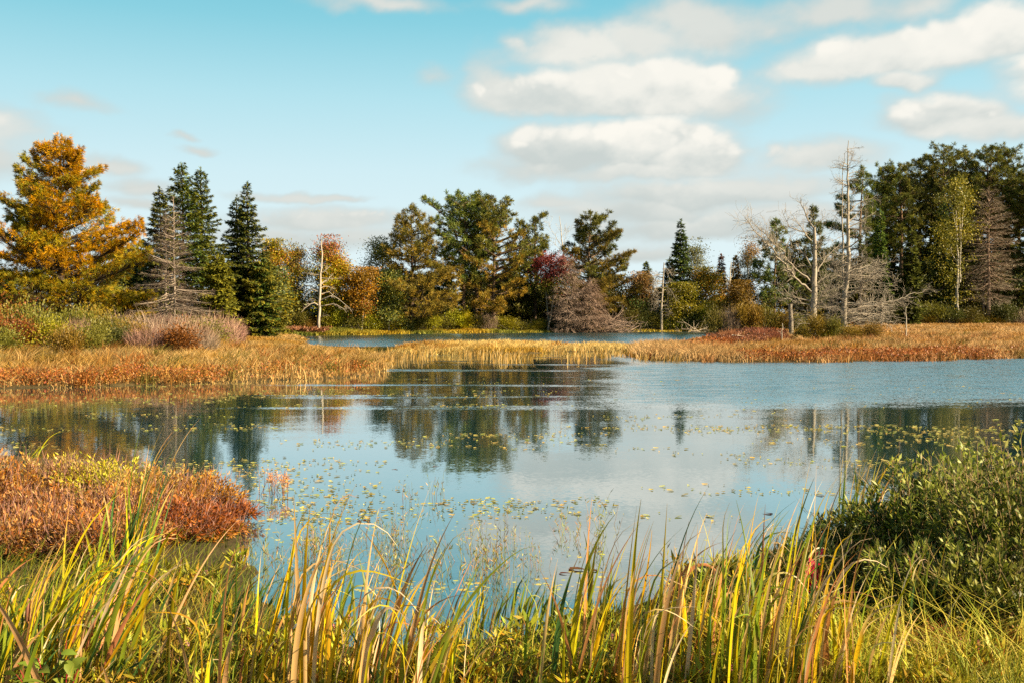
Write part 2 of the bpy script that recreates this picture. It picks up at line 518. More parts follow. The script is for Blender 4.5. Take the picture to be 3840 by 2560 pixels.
def make_land():
    u = np.linspace(-1, 1, 341)
    xs = 14 * np.sinh(u * 4.45)
    w = np.linspace(-.32, 1, 341)
    ys = 8 + 14 * np.sinh(w * 4.8)
    X, Y = np.meshgrid(xs, ys)
    Z = ground_z(X, Y)
    n, m = X.shape
    g = Geo()
    i = np.arange(n - 1)[:, None] * m; j = np.arange(m - 1)[None, :]
    q = np.stack([i + j, i + j + 1, i + m + j + 1, i + m + j], -1).reshape(-1, 4)
    g.add(np.stack([X, Y, Z], -1).reshape(-1, 3), (.1, .07, .03), quad=q)
    o = bpy.data.objects.new('ground', g.mesh('ground', M_GROUND, True)); COL.objects.link(o); o['kind'] = 'structure'
    g = Geo()
    g.add([[-500, -40, 0], [500, -40, 0], [500, 500, 0], [-500, 500, 0]], (0, .1, .1), quad=[[0, 1, 2, 3]])
    o = bpy.data.objects.new('water', g.mesh('water', M_WATER)); COL.objects.link(o); o['kind'] = 'structure'


make_land()

# ------------------------------------------------------------------ trees
BARK_DARK = (.07, .05, .035); BARK_GREY = (.20, .17, .14); BARK_RED = (.17, .10, .06); SILVER = (.32, .27, .215); SILVER_D = (.22, .185, .15)
GREEN_DK = [(0.0706, 0.0984, 0.0287), (0.0945, 0.1176, 0.0309), (0.0504, 0.0768, 0.0287)]
GREEN_MID = [(0.1172, 0.1582, 0.0342), (0.1661, 0.186, 0.0376), (0.0781, 0.1302, 0.0376)]
GREEN_OLIVE = [(0.1793, 0.1631, 0.0314), (0.1386, 0.132, 0.0286), (0.2282, 0.1786, 0.0314)]
PINE_OLIVE = [(0.1235, 0.1428, 0.034), (0.1764, 0.168, 0.034), (0.0794, 0.1042, 0.0309)]
GOLD = [(.44, .19, .018), (.48, .215, .02), (.38, .18, .02), (.31, .185, .024)]
YELLOWGREEN = [(0.2898, 0.253, 0.0264), (0.3985, 0.3105, 0.0317), (0.1811, 0.184, 0.0212)]
ORANGE = [(0.4347, 0.1955, 0.037), (0.4588, 0.253, 0.0423), (0.3019, 0.161, 0.037)]
RED = [(.30, .085, .05), (.23, .07, .045), (.35, .13, .06)]
CRIMSON = [(.17, .032, .038), (.115, .026, .028), (.21, .045, .045)]
BROWN = [(.17, .10, .035), (.22, .125, .035), (.12, .08, .03)]
RUST = [(.30, .11, .035), (.24, .085, .035), (.36, .15, .05)]
GREYTWIG = [(.27, .20, .16), (.22, .165, .13), (.33, .25, .20)]
OCHRE = [(.24, .15, .03), (.18, .12, .028), (.30, .17, .03)]


def trunk_pts(rng, h, lean=.02, wob=.012, n=9, fork=None):
    t = np.linspace(0, 1, n)
    x = np.cumsum(rng.normal(0, wob * h / n ** .5, n)); y = np.cumsum(rng.normal(0, wob * h / n ** .5, n))
    x -= x[0]; y -= y[0]
    return np.stack([x + lean * h * t, y, h * t], 1)


def on_curve(pts, z):
    return np.stack([np.interp(z, pts[:, 2], pts[:, 0]), np.interp(z, pts[:, 2], pts[:, 1]), z], -1)


def spruce(seed, h, R, z0=.06, dens=70, droop=.25, palette=GREEN_DK, leafL=.30, leafW=.10, power=.85, bark=BARK_DARK, spacing=.33, nb=6, thin=0.0, tip_pal=None, flat=1.0, tr=1.0):
    """dense narrow conifer: whorls of drooping branches"""
    rng = np.random.default_rng(seed)
    gt, gc = Geo(), Geo()
    tp = trunk_pts(rng, h, 0, .006)
    tube(gt, tp, np.linspace((h * .014 + .03) * tr, .012, len(tp)), 6, bark)
    zs = np.arange(z0 * h, h * .985, spacing * (h / 12) ** .5)
    for z in zs:
        f = 1 - (z - z0 * h) / (h * (1 - z0))
        Rz = R * f ** power * (.8 + .4 * rng.random()) + .10
        if f > .8: Rz *= .75 + (1 - f) * 1.2
        k = nb if f > .15 else 4
        for a in np.arange(k) * 2 * math.pi / k + rng.random() * 6.3:
            if rng.random() < thin: continue
            a += rng.normal(0, .2)
            L = Rz * (.72 + .5 * rng.random()) * (1 if rng.random() > .08 else 1.25)
            sl = math.radians(-22 * f + 40 * (1 - f) ** 2.2 + rng.normal(0, 7))
            o = on_curve(tp, np.array([z + rng.normal(0, .08)]))[0]
            out = np.array([math.cos(a), math.sin(a), 0]); lat = np.array([-math.sin(a), math.cos(a), 0])
            def at(t): return o + out * (L * t * math.cos(sl))[:, None] + np.array([0, 0, 1.0]) * (L * (t * math.sin(sl) + .16 * t * t * f))[:, None]
            t4 = np.array([0, .5, 1.0])
            tube(gt, at(t4), np.array([.018 + .012 * L, .012 + .005 * L, .004]), 3, bark)
            n = max(10, int(L * dens))
            t = rng.random(n) ** .62 * .97 + .05
            s = rng.choice([-1, 1], n) * rng.random(n)
            wd = (.34 * L * (1.08 - t) + .06) * flat
            p = at(t) + lat * (s * wd)[:, None] - out * (np.abs(s) * wd * .45)[:, None]
            p[:, 2] += rng.normal(0, .035, n) - np.abs(s) * wd * droop
            d = out * .75 + lat * (np.sign(s) * .75)[:, None] + rng.normal(0, .28, (n, 3))
            d[:, 2] -= droop * .8
            S = np.cross(d, [0, 0, 1.0]) + rng.normal(0, .35, (n, 3))
            c = pal(rng, n, palette)
            if tip_pal is not None:
                m = t > .72
                c[m] = pal(rng, m.sum(), tip_pal)
            leaves(gc, p, d, S, leafL * (.6 + .7 * rng.random(n)), leafW * (.7 + .6 * rng.random(n)), c, .5)
    # leader
    n = 40
    p = np.stack([rng.normal(0, .03, n), rng.normal(0, .03, n), h * (1 - .05 * rng.random(n))], 1) + [tp[-1, 0], tp[-1, 1], 0]
    d = np.stack([rng.normal(0, .5, n), rng.normal(0, .5, n), np.ones(n)], 1)
    leaves(gc, p, d, rng.normal(0, 1, (n, 3)), leafL * .7, leafW * .6, pal(rng, n, palette), .5)
    return gt, gc


def tufts(g, rng, C, out, K, L, W, palette, up=.55, spread=.8, weights=None, al=.7):
    """needle tufts: bursts of K long thin needles sprays at every centre"""
    n = len(C)
    if n == 0: return
    cc = np.repeat(C, K, axis=0); oo = np.repeat(out, K, axis=0)
    d = rng.normal(0, spread, (n * K, 3)) + oo * al
    d[:, 2] += up
    d = nrm(d)
    p = cc + rng.normal(0, L * .16, (n * K, 3))
    col = np.repeat(pal(rng, n, palette, weights, .18), K, axis=0) * np.exp(rng.normal(0, .16, (n * K, 1)))
    leaves(g, p, d, rng.normal(0, 1, (n * K, 3)), L * (.6 + .6 * rng.random(n * K)), W * (.7 + .6 * rng.random(n * K)), col, .45)


def pine(seed, h, R, z0=.45, nbr=46, per=7.0, K=26, L=.34, W=.055, palette=PINE_OLIVE, bark=BARK_RED, lean=.02, shape='round', up=.55, rise=.35, weights=None, low_dead=6, r0=None, bias=(0, 0), flat=.35, wob=.012, thin=0., mid_pal=None, vs=.24, al=.7):
    """open pine: visible trunk, branches carrying needle tufts"""
    rng = np.random.default_rng(seed); h = h * .955
    gt, gc = Geo(), Geo()
    tp = trunk_pts(rng, h, lean, wob)
    r0 = r0 or h * .013 + .03
    tcol = np.linspace(0, 1, len(tp))[:, None]
    tube(gt, tp, r0 * (1 - np.linspace(0, 1, len(tp)) ** 1.3 * .93), 7, np.asarray(bark) * (1 - tcol) * .9 + np.asarray(BARK_RED) * 1.15 * tcol)
    ga = 0.0
    for i in range(nbr):
        f = (i + .5) / nbr                       # 0 crown base, 1 top
        z = h * (z0 + (1 - z0) * f * .97) + rng.normal(0, .1)
        ga += 2.4 + rng.normal(0, .4)
        if rng.random() < thin: continue
        if shape == 'round': prof = math.sqrt(max(.03, 1 - (max(0., (f - .42)) / .60) ** 2)) * (.62 + .38 * min(1, f / .35))
        elif shape == 'cone': prof = (1 - f) ** .75 * .97 + .06
        else: prof = (1 - f) ** .6 * (.75 + .25 * min(1, f / .2)) + .08
        Lb = R * prof * (.7 + .5 * rng.random())
        Lb *= 1 + bias[0] * math.cos(ga) + bias[1] * math.sin(ga)
        out = np.array([math.cos(ga), math.sin(ga), 0]); lat = np.array([-math.sin(ga), math.cos(ga), 0])
        o = on_curve(tp, np.array([z]))[0]
        s0 = rise * (.35 + .9 * f) + rng.normal(0, .1)
        cv = rng.normal(.10, .10)
        def at(t): return o + out * (Lb * t)[:, None] + np.array([0, 0, 1.0]) * (Lb * (s0 * t + cv * t * t))[:, None] + lat * (Lb * .08 * np.sin(t * 4 + i))[:, None]
        t5 = np.linspace(0, 1, 5)
        tube(gt, at(t5), np.linspace(.02 + .022 * Lb, .007, 5), 4, bark)
        n = max(3, int(Lb * per))
        t = .22 + .8 * rng.random(n) ** .75
        s = rng.uniform(-1, 1, n)
        wd = flat * Lb * (1.12 - t) + .12
        c = at(t) + lat * (s * wd)[:, None]
        c[:, 2] += .10 + rng.normal(0, vs, n) * (1.15 - t * .6) + np.abs(s) * .1
        base = at(t - .16)
        leaves(gt, base, c - base, rng.normal(0, 1, (n, 3)), np.linalg.norm(c - base, axis=1), .028, np.tile(bark, (n, 1)), .3)
        pl = palette if mid_pal is None or rng.random() > (1 - f) * 1.1 else mid_pal
        tufts(gc, rng, c, out[None, :] * np.ones((n, 1)) + lat * (s * .6)[:, None], K, L, W, pl, up, weights=weights, al=al)
    c = tp[-1][None, :] + rng.normal(0, .12, (5, 3)); tufts(gc, rng, c, np.zeros((5, 3)), K, L, W, palette, .9)
    for i in range(low_dead):
        z = h * (z0 * (.45 + .55 * rng.random())); a = rng.random() * 6.3; Lb = R * rng.uniform(.15, .5)
        o = on_curve(tp, np.array([z]))[0]
        t5 = np.linspace(0, 1, 4)[:, None]
        tube(gt, o + np.array([math.cos(a), math.sin(a), -.15]) * Lb * t5 + np.array([0, 0, -.15 * Lb]) * t5 ** 2, np.linspace(.025, .006, 4), 3, SILVER_D)
    return gt, gc


def grow(g, rng, p, d, L, r, depth, col, nch=5, up=.1, wob=.25, ratio=.55, k=5, tips=None, minr=.004, ang=.8, tstart=.25):
    """recursive limb"""
    n = 6 if depth > 0 else 4
    pts = [np.asarray(p, float)]; dd = nrm(np.asarray(d, float))
    dirs = [dd]
    for i in range(n - 1):
        dd = nrm(dd + rng.normal(0, wob / n ** .5, 3) + np.array([0, 0, up / n]))
        pts.append(pts[-1] + dd * L / (n - 1)); dirs.append(dd)
    pts = np.array(pts)
    rad = np.maximum(np.linspace(r, r * .3, n), minr)
    tube(g, pts, rad, k, col)
    if depth == 0:
        if tips is not None: tips.append((pts[-1], dirs[-1])); tips.append((pts[-2], dirs[-2]))
        return
    for j in range(nch):
        t = tstart + (1 - tstart) * (j + rng.random()) / nch
        x = t * (n - 1); i = min(int(x), n - 2); q = pts[i] * (1 - x + i) + pts[i + 1] * (x - i)
        ax = nrm(rng.normal(0, 1, 3)); s = nrm(np.cross(dirs[i], ax))
        nd = nrm(dirs[i] * math.cos(ang) + s * math.sin(ang))
        grow(g, rng, q, nd, L * ratio * (1.15 - .5 * t) * rng.uniform(.7, 1.25), r * .5 * (1.1 - .55 * t), depth - 1, col, max(2, nch - 1), up, wob, ratio, max(3, k - 1), tips, minr, ang, .2)
    if tips is not None: tips.append((pts[-1], dirs[-1]))


def decid(seed, h, R, palette, weights=None, nleaf=9000, leaf=.15, bark=BARK_GREY, stems=1, z0=.22, patch=None, narrow=1.0, clump=.42, lean=.0, ragged=.25):
    """broad-leaved tree: forked stems, leaf clumps with gaps"""
    rng = np.random.default_rng(seed)
    gt, gc = Geo(), Geo()
    tips = []
    for s in range(stems):
        off = np.array([rng.normal(0, .15), rng.normal(0, .15), 0]) * (stems > 1)
        d = np.array([rng.normal(0, .12) + lean, rng.normal(0, .12), 1])
        hh = h * rng.uniform(.78, .92)
        tp = trunk_pts(rng, hh, d[0] * .6, .02)
        tp += off
        tube(gt, tp, (h * .012 + .02) * (1 - np.linspace(0, 1, 9) * .85), 5, bark)
        nb = int(13 / stems ** .4)
        for i in range(nb):
            f = (i + rng.random()) / nb
            z = hh * (z0 + (1 - z0) * f)
            a = i * 2.4 + rng.random()
            prof = math.sqrt(max(.05, 1 - ((f - .38) / .66) ** 2))
            Lb = R * prof * rng.uniform(.75, 1.15)
            grow(gt, rng, on_curve(tp, np.array([z]))[0], [math.cos(a) * narrow, math.sin(a) * narrow, .5 + .5 * f], Lb, .014 + .012 * Lb, 1, bark, 5, .3, .3, .55, 4, tips, ang=.7)
        tips.append((tp[-1] + [0, 0, h - hh - .2], np.array([0, 0, 1.0]))); tips.append((tp[-1], np.array([0, 0, 1.0])))
    C = np.array([t[0] for t in tips])
    m = len(C)
    size = np.exp(rng.normal(0, ragged, m))
    i = rng.choice(m, nleaf, p=size / size.sum())
    p = C[i] + rng.normal(0, 1, (nleaf, 3)) * (clump * size[i])[:, None] * np.array([1, 1, .62])
    p[:, 2] = np.minimum(p[:, 2], h * (1.0 - .02 * rng.random(nleaf)))
    p[:, 2] = np.maximum(p[:, 2], .15)
    cc = pal(rng, m, palette, weights, .2)
    col = cc[i] * np.exp(rng.normal(0, .2, (nleaf, 1)))
    if patch is not None:
        for (fz0, fz1, prob, pl) in patch:
            sel = (C[:, 2] / h > fz0) & (C[:, 2] / h < fz1) & (rng.random(m) < prob)
            k = sel[i]
            col[k] = pal(rng, k.sum(), pl)
    leaves(gc, p, rng.normal(0, 1, (nleaf, 3)) + [0, 0, -.3], rng.normal(0, 1, (nleaf, 3)), leaf * (.6 + .8 * rng.random(nleaf)), leaf * .62, col, .45)
    return gt, gc


def bush(seed, w, h, palette, n=3200, leaf=.11, weights=None, twig=True, ratio=.5, upright=.4, bark=BARK_GREY, thinleaf=.5, lumps=9):
    """shrub: many stems from the ground, leaves over lumpy dome"""
    rng = np.random.default_rng(seed)
    gt, gc = Geo(), Geo()
    a = rng.random(lumps) * 6.3; rr = rng.random(lumps) ** .5 * w * .32
    C = np.stack([np.cos(a) * rr, np.sin(a) * rr, h * rng.uniform(.35, .72, lumps)], 1)
    S = rng.uniform(.22, .42, lumps)
    ns = 26
    for s in range(ns):
        i = rng.integers(lumps); e = C[i] + rng.normal(0, 1, 3) * [w * .14, w * .14, h * .16]; e[2] = abs(e[2])
        b = np.array([e[0] * .25, e[1] * .25, 0])
        mid = (b + e) * .5 + rng.normal(0, .06 * w, 3); mid[2] = abs(mid[2])
        tube(gt, [b, mid, e], [.014 * h + .004, .01 * h + .003, .003], 3, bark)
    i = rng.integers(lumps, size=n)
    p = C[i] + rng.normal(0, 1, (n, 3)) * np.stack([S[i] * w * .42, S[i] * w * .42, S[i] * h * .5], 1)
    p[:, 2] = np.where(p[:, 2] < .03 * h, rng.random(n) * h * .5, p[:, 2])
    d = nrm(p * [1, 1, .6]) + rng.normal(0, .6, (n, 3)); d[:, 2] += upright
    cc = pal(rng, lumps, palette, weights, .18)
    col = .5 * cc[i] + .5 * pal(rng, n, palette, weights, .25)
    leaves(gc, p, d, rng.normal(0, 1, (n, 3)), leaf * (.6 + .8 * rng.random(n)), leaf * thinleaf, col, .45)
    return gt, gc


def twiggy(seed, w, h, palette=GREYTWIG, n=1600, L=.7, W=.02, ):
    """leafless brush: fans of fine upright twigs"""
    rng = np.random.default_rng(seed)
    gt, gc = Geo(), Geo()
    for s in range(24):
        a = rng.random() * 6.3; r = rng.random() * w * .2
        b = np.array([math.cos(a) * r, math.sin(a) * r, 0]); e = np.array([math.cos(a) * w * .45 * rng.random(), math.sin(a) * w * .45 * rng.random(), h * rng.uniform(.5, .95)])
        tube(gt, [b, (b + e) / 2 + rng.normal(0, .05, 3), e], [.018, .012, .004], 3, (.2, .15, .12))
    a = rng.random(n) * 6.3; r = rng.random(n) ** .5 * w * .45
    z = rng.random(n) * h * .75 * (1 - (r / (w * .5)) ** 2 * .5)
    p = np.stack([np.cos(a) * r, np.sin(a) * r, z], 1)
    d = np.stack([np.cos(a) * .5, np.sin(a) * .5, np.ones(n) * .9], 1) + rng.normal(0, .45, (n, 3))
    leaves(gc, p, d, rng.normal(0, 1, (n, 3)), L * (.4 + .8 * rng.random(n)), W, pal(rng, n, palette), .3)
    return gt, gc


def tree_obj(name, label, cat, geo, loc, rz=0.0, group=None, bark=None, leafmat=None, crown='crown', trunk='trunk'):
    gt, gc = geo
    t = thing(name, label, cat, loc, rz, group)
    if gt.nv: part(trunk, gt.mesh(name + '_' + trunk, bark or M_BARK, True), t)
    if gc is not None and gc.nv: part(crown, gc.mesh(name + '_' + crown, leafmat or M_NEEDLE), t)
    return t


def spot(px, d, top):
    if d >= 88 and px < 2300: d += float(np.interp(px, [950, 1350, 1700, 2000, 2300], [-9.5, -9, -5, -2, 0]))
    """ground point under a pixel column at distance d, and height up to pixel row top"""
    x = (px - CX) / F * d * 1.0
    x = P2W(px, HOR, d).x
    z = gz(x, d)
    return (x, d, z - .05), P2W(px, top, d).z - z + .05


TREES = {}

# ------------------------------------------------------------------ the trees, one by one
def R_(px, d): return px * d / F

# great golden pine, upper left
(lo, hh) = spot(228, 48, 492)
gt, gc = pine(5, hh, R_(362, 48), .07, 104, 30, 26, .20, .022, GOLD, BARK_DARK, .0, 'cone', .25, .30, al=1.25, low_dead=4, r0=.26, bias=(-.05, 0), flat=.55, wob=.01, mid_pal=[(.22, .185, .026), (.16, .155, .028), (.31, .20, .024), (.30, .15, .024)], vs=.16)
tree_obj('golden_pine', 'great golden-orange pine, broadest and tallest tree of the left shore', 'tree', (gt, gc), lo, 2.0)

# dark spruces behind the leafless larch
SPR = [
    ('spruce', 'short dark spruce on the shaded left flank of the spruce clump', 606, 60, 703, 112, 21, GREEN_DK, .9),
    ('spruce', 'tallest dark spruce, rising behind the twin-stemmed leafless larch', 686, 62, 616, 145, 22, GREEN_MID, .72),
    ('spruce', 'tall pointed spruce just right of the tallest spruce of the clump', 758, 64, 629, 132, 23, GREEN_MID, .85),
    ('spruce', 'shorter of the paired slender spruces left of the yellow maples', 892, 68, 735, 112, 24, GREEN_DK, .9),
    ('spruce', 'taller of the paired slender spruces left of the yellow maples', 933, 67, 684, 132, 25, GREEN_DK, .95),
]
for nm, lb, px, d, top, wpx, sd, pl, pw in SPR:
    lo, hh = spot(px, d, top)
    tree_obj(nm, lb, 'tree', spruce(sd, hh, R_(wpx, d), .04, 125, .30, pl, .24, .075, pw, tip_pal=[(.14, .15, .03), (.18, .17, .032), (.08, .11, .03)]), lo, sd * 1.3)
lo, hh = spot(815, 60, 960)
tree_obj('cedar', 'rounded olive cedar at the foot of the tallest spruces', 'tree', spruce(26, hh, R_(75, 60), .02, 90, .3, GREEN_OLIVE, .26, .11, .55, spacing=.25), lo)
lo, hh = spot(985, 66, 975)
tree_obj('spruce', 'broad low spruce skirting the right side of the paired spruces', 'tree', spruce(27, hh, R_(95, 66), .02, 80, .3, GREEN_MID, .28, .1, .6, tip_pal=GREEN_OLIVE), lo)
lo, hh = spot(540, 66, 905)
tree_obj('spruce', 'small dark spruce peeping out between the golden pine and the spruce clump', 'tree', spruce(28, hh, R_(85, 66), .02, 70, .3, GREEN_DK, .3, .11, .6), lo)
lo, hh = spot(478, 72, 935)
tree_obj('spruce', 'dark blunt spruce half hidden behind the right flank of the golden pine', 'tree', spruce(29, hh, R_(95, 72), .02, 60, .3, GREEN_DK, .3, .12, .6), lo)

# leafless larch with two stems
t = thing('bare_larch', 'leafless grey larch with two thin stems and wispy twigs before the dark spruces', 'tree', spot(622, 46, 800)[0])
for px, top, sd in ((622, 800, 31), (654, 738, 32)):
    lo, hh = spot(px, 46, top)
    gt, gc = spruce(sd, hh, R_(160, 46), .05, 120, .1, [(.20, .15, .12), (.26, .20, .155), (.16, .12, .10)], .28, .0085, 1.0, (.28, .22, .175), .36, 6, .2, flat=1.5, tr=.5)
    a = part('trunk', gt.mesh('larch_trunk', M_DEADWOOD, True), t); b = part('crown', gc.mesh('larch_twigs', M_TWIG), t)
    a.location.x = b.location.x = lo[0] - t.location.x; a.location.z = b.location.z = lo[2] - t.location.z


def limbs_from_photo(g, d, lines, col, rng, twigs=5, depthvar=.5, k=5, twigL=.25, nd=1):
    """limbs laid along lines read off the photograph, each leaving the trunk's plane at its own slant"""
    for pts, r0 in lines:
        r0 = r0 * .60
        slant = rng.uniform(-depthvar, depthvar)
        P = np.array([P2W(x, y, d) for x, y in pts]); base = P[0].copy()
        L = np.linalg.norm(P - base, axis=1)
        dist = d + slant * L
        P = np.array([P2W(x, y, q) for (x, y), q in zip(pts, dist)])
        # resample with a little wobble
        s = np.concatenate([[0], np.cumsum(np.linalg.norm(np.diff(P, axis=0), axis=1))])
        n = max(5, int(s[-1] / .35)); u = np.linspace(0, s[-1], n)
        Q = np.stack([np.interp(u, s, P[:, i]) for i in range(3)], 1)
        Q[1:-1] += rng.normal(0, .02 + .006 * s[-1], (n - 2, 3))
        rad = np.linspace(r0, max(.008, r0 * .22), n)
        tube(g, Q, rad, k, col)
        nt = int(s[-1] * twigs)
        for j in range(nt):
            i = rng.integers(max(1, n // 4), n - 1); T = nrm(Q[i + 1] - Q[i - 1])
            sv = nrm(np.cross(T, rng.normal(0, 1, 3)))
            grow(g, rng, Q[i], T * .75 + sv * .8 + [0, 0, .1], twigL * rng.uniform(.5, 1.9) * (1 + .15 * s[-1]), rad[i] * .42, nd, col, 3, .1, .5, .6, 3, None, .006)


def trunk_from_photo(g, d, pts, r0, r1, col, rng, k=9, pw=1.0):
    P = np.array([P2W(x, y, d) for x, y in pts])
    if P[0, 2] < 1.2: P[0, 2] = min(P[0, 2], gz(P[0, 0], P[0, 1])) - .2      # rooted in the ground
    s = np.concatenate([[0], np.cumsum(np.linalg.norm(np.diff(P, axis=0), axis=1))])
    n = max(8, int(s[-1] / .5)); u = np.linspace(0, s[-1], n)
    Q = np.stack([np.interp(u, s, P[:, i]) for i in range(3)], 1)
    Q[1:-1] += rng.normal(0, .025, (n - 2, 3))
    f = np.linspace(0, 1, n)
    rad = r0 + (r1 - r0) * f ** pw; rad[0] *= 1.35
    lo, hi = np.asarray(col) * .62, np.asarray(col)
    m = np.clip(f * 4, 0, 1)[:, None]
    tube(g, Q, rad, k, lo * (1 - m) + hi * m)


def snag(name, label, d, trunks, lines, seed, col=SILVER, twigs=5, depthvar=.5, twigL=.25, nd=1, extra=None):
    rng = np.random.default_rng(seed)
    gt, gb = Geo(), Geo()
    if 'sapling' in name or 'stump' in name or 'birch' in name: gb = gt
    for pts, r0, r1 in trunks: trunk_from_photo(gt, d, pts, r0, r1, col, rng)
    limbs_from_photo(gb, d, lines, np.asarray(col) * .86, rng, twigs, depthvar, 5, twigL, nd)
    if extra: extra(gb, rng)
    b = P2W(*trunks[0][0][0], d)
    t = thing(name, label, 'dead tree', (b.x, b.y, b.z - .2))
    for nm, g in (('trunk', gt), ('branches', gb))[:1 if gb is gt else 2]:
        for v in g.v: v -= np.array([b.x, b.y, b.z - .2], np.float32)
        part(nm, g.mesh(name + '_' + nm, M_DEADWOOD, True), t)
    return t


dA = 64
A_TR = [([(3051, 1275), (3051, 1164), (3053, 1061), (3056, 959), (3056, 888), (3053, 852)], .25, .085)]
A_LI = [([(3053, 858), (3038, 837), (3015, 793), (3002, 765), (3002, 740)], .11), ([(3055, 860), (3068, 838), (3092, 820)], .07),
        ([(3046, 1097), (3005, 1064), (2964, 1021), (2918, 964), (2882, 913), (2842, 878), (2793, 814)], .13),
        ([(3038, 1056), (2979, 1005), (2928, 934), (2882, 888), (2821, 837)], .10),
        ([(3041, 1000), (3015, 949), (2964, 924), (2918, 903), (2860, 890)], .09), ([(3041, 903), (3000, 852), (2974, 811)], .08),
        ([(3030, 878), (2964, 852), (2933, 806), (2931, 785)], .07), ([(3066, 1021), (3097, 964), (3138, 929), (3158, 908)], .08),
        ([(3066, 1061), (3092, 1046), (3117, 1026)], .06), ([(3036, 1128), (2990, 1118), (2959, 1107), (2920, 1060)], .09),
        ([(3036, 1143), (2980, 1133), (2928, 1102), (2900, 1080)], .08), ([(3038, 1165), (2990, 1160), (2950, 1166)], .05),
        ([(3060, 1130), (3100, 1090), (3130, 1050)], .06), ([(3060, 1165), (3105, 1120), (3150, 1095)], .05), ([(3060, 940), (3085, 905), (3110, 890)], .05),
        ([(3040, 1180), (3000, 1195), (2960, 1210)], .05), ([(3060, 1200), (3100, 1195), (3140, 1205)], .04)]


def small_limbs(d, axis, n, Lm, droop=0.0, r=.03, seed=0):
    def f(g, rng):
        ys = [q[1] for q in axis]
        for i in range(n):
            u = rng.random(); y = ys[0] + (ys[-1] - ys[0]) * u; x = np.interp(-y, [-q[1] for q in axis], [q[0] for q in axis])
            q = P2W(x, y, d); a = rng.random() * 6.3; L = Lm * rng.uniform(.4, 1.3) * (1.15 - .7 * u)
            grow(g, rng, q, [math.cos(a), math.sin(a), rng.normal(.15 - droop, .25)], L, r * rng.uniform(.5, 1.1), 2 if L > .9 else 1, SILVER_D if rng.random() < .5 else SILVER, 5, .05 - droop, .4, .5, 4, None, .005, .7)
    return f


snag('dead_pine', 'bare silver dead pine with long limbs sweeping to the left, on the right marsh', dA, A_TR, A_LI, 41, SILVER, 10, .55, .40, 1, small_limbs(dA, [(3051, 1225), (3051, 1164), (3053, 1061), (3056, 870)], 45, 1.4, .05))
dB = 70
B_TR = [([(3161, 1262), (3166, 1164), (3168, 1102), (3179, 1036), (3181, 959), (3180, 857), (3179, 755), (3179, 602), (3182, 528)], .225, .02),
        ([(3168, 1090), (3161, 1036), (3161, 908), (3157, 755), (3161, 628), (3168, 577)], .085, .014)]
B_LI = [([(3184, 929), (3219, 903), (3250, 867), (3270, 852)], .09), ([(3184, 852), (3219, 837), (3286, 793)], .08), ([(3184, 830), (3219, 801), (3250, 755)], .07),
        ([(3184, 800), (3219, 760), (3265, 745), (3288, 730)], .06), ([(3173, 1118), (3209, 1092), (3250, 1051), (3296, 1021), (3330, 985)], .11),
        ([(3176, 1169), (3240, 1150), (3355, 1128), (3484, 1083)], .09), ([(3172, 1230), (3200, 1222), (3250, 1200), (3300, 1212)], .09),
        ([(3184, 960), (3215, 955), (3240, 948)], .05), ([(3182, 990), (3225, 975), (3260, 980)], .05), ([(3178, 1050), (3230, 1035), (3290, 1045)], .06),
        ([(3165, 1040), (3130, 1030), (3100, 1045)], .05), ([(3162, 1100), (3120, 1110), (3090, 1090)], .05), ([(3160, 1130), (3130, 1150), (3100, 1165)], .05),
        ([(3178, 640), (3196, 600), (3200, 570)], .02), ([(3180, 590), (3192, 570)], .015), ([(3160, 700), (3145, 680)], .015), ([(3183, 770), (3150, 790), (3120, 830)], .04), ([(3158, 850), (3128, 870), (3100, 880)], .035)]


def b_sprays(g, rng):
    small_limbs(dB, [(3164, 1215), (3168, 1102), (3181, 959), (3179, 755), (3181, 560)], 115, 1.9, .04)(g, rng)
    for i in range(26):
        y0 = rng.uniform(1020, 1225); ex = 3180 + 60 + 240 * rng.random() ** .8 * (.45 + .55 * (y0 - 1020) / 205); ey = y0 + rng.uniform(-50, 20) + (ex - 3180) * rng.uniform(-.16, .16)
        ey = min(ey, 1240)
        m = ((3180 + ex) / 2, (y0 + ey) / 2 + rng.uniform(-18, 10))
        limbs_from_photo(g, dB, [([(3168, y0), m, (ex, ey)], rng.uniform(.035, .06))], (.40, .34, .275), rng, 3.4, .9, 4, .42, 1)
    for i in range(12):
        y0 = rng.uniform(1080, 1200); ex = 3160 - 90 * rng.random() - 20; ey = y0 + rng.uniform(-25, 35)
        limbs_from_photo(g, dB, [([(3164, y0), ((3164 + ex) / 2, (y0 + ey) / 2 - 8), (ex, ey)], .03)], SILVER_D, rng, 4, .8, 4, .3, 1)


snag('dead_pine', 'tallest bare silver dead pine, two stems and a skirt of pale sprays to the right', dB, B_TR, B_LI, 42, SILVER, 9, .55, .3, 1, b_sprays)
S_TR = [([(1195, 1240), (1198, 1140), (1203, 1060), (1206, 980), (1207, 930), (1206, 900)], .135, .04)]


def r3(*p): return [(960 + x / 3.1375, 820 + y / 3.1375) for x, y in p]


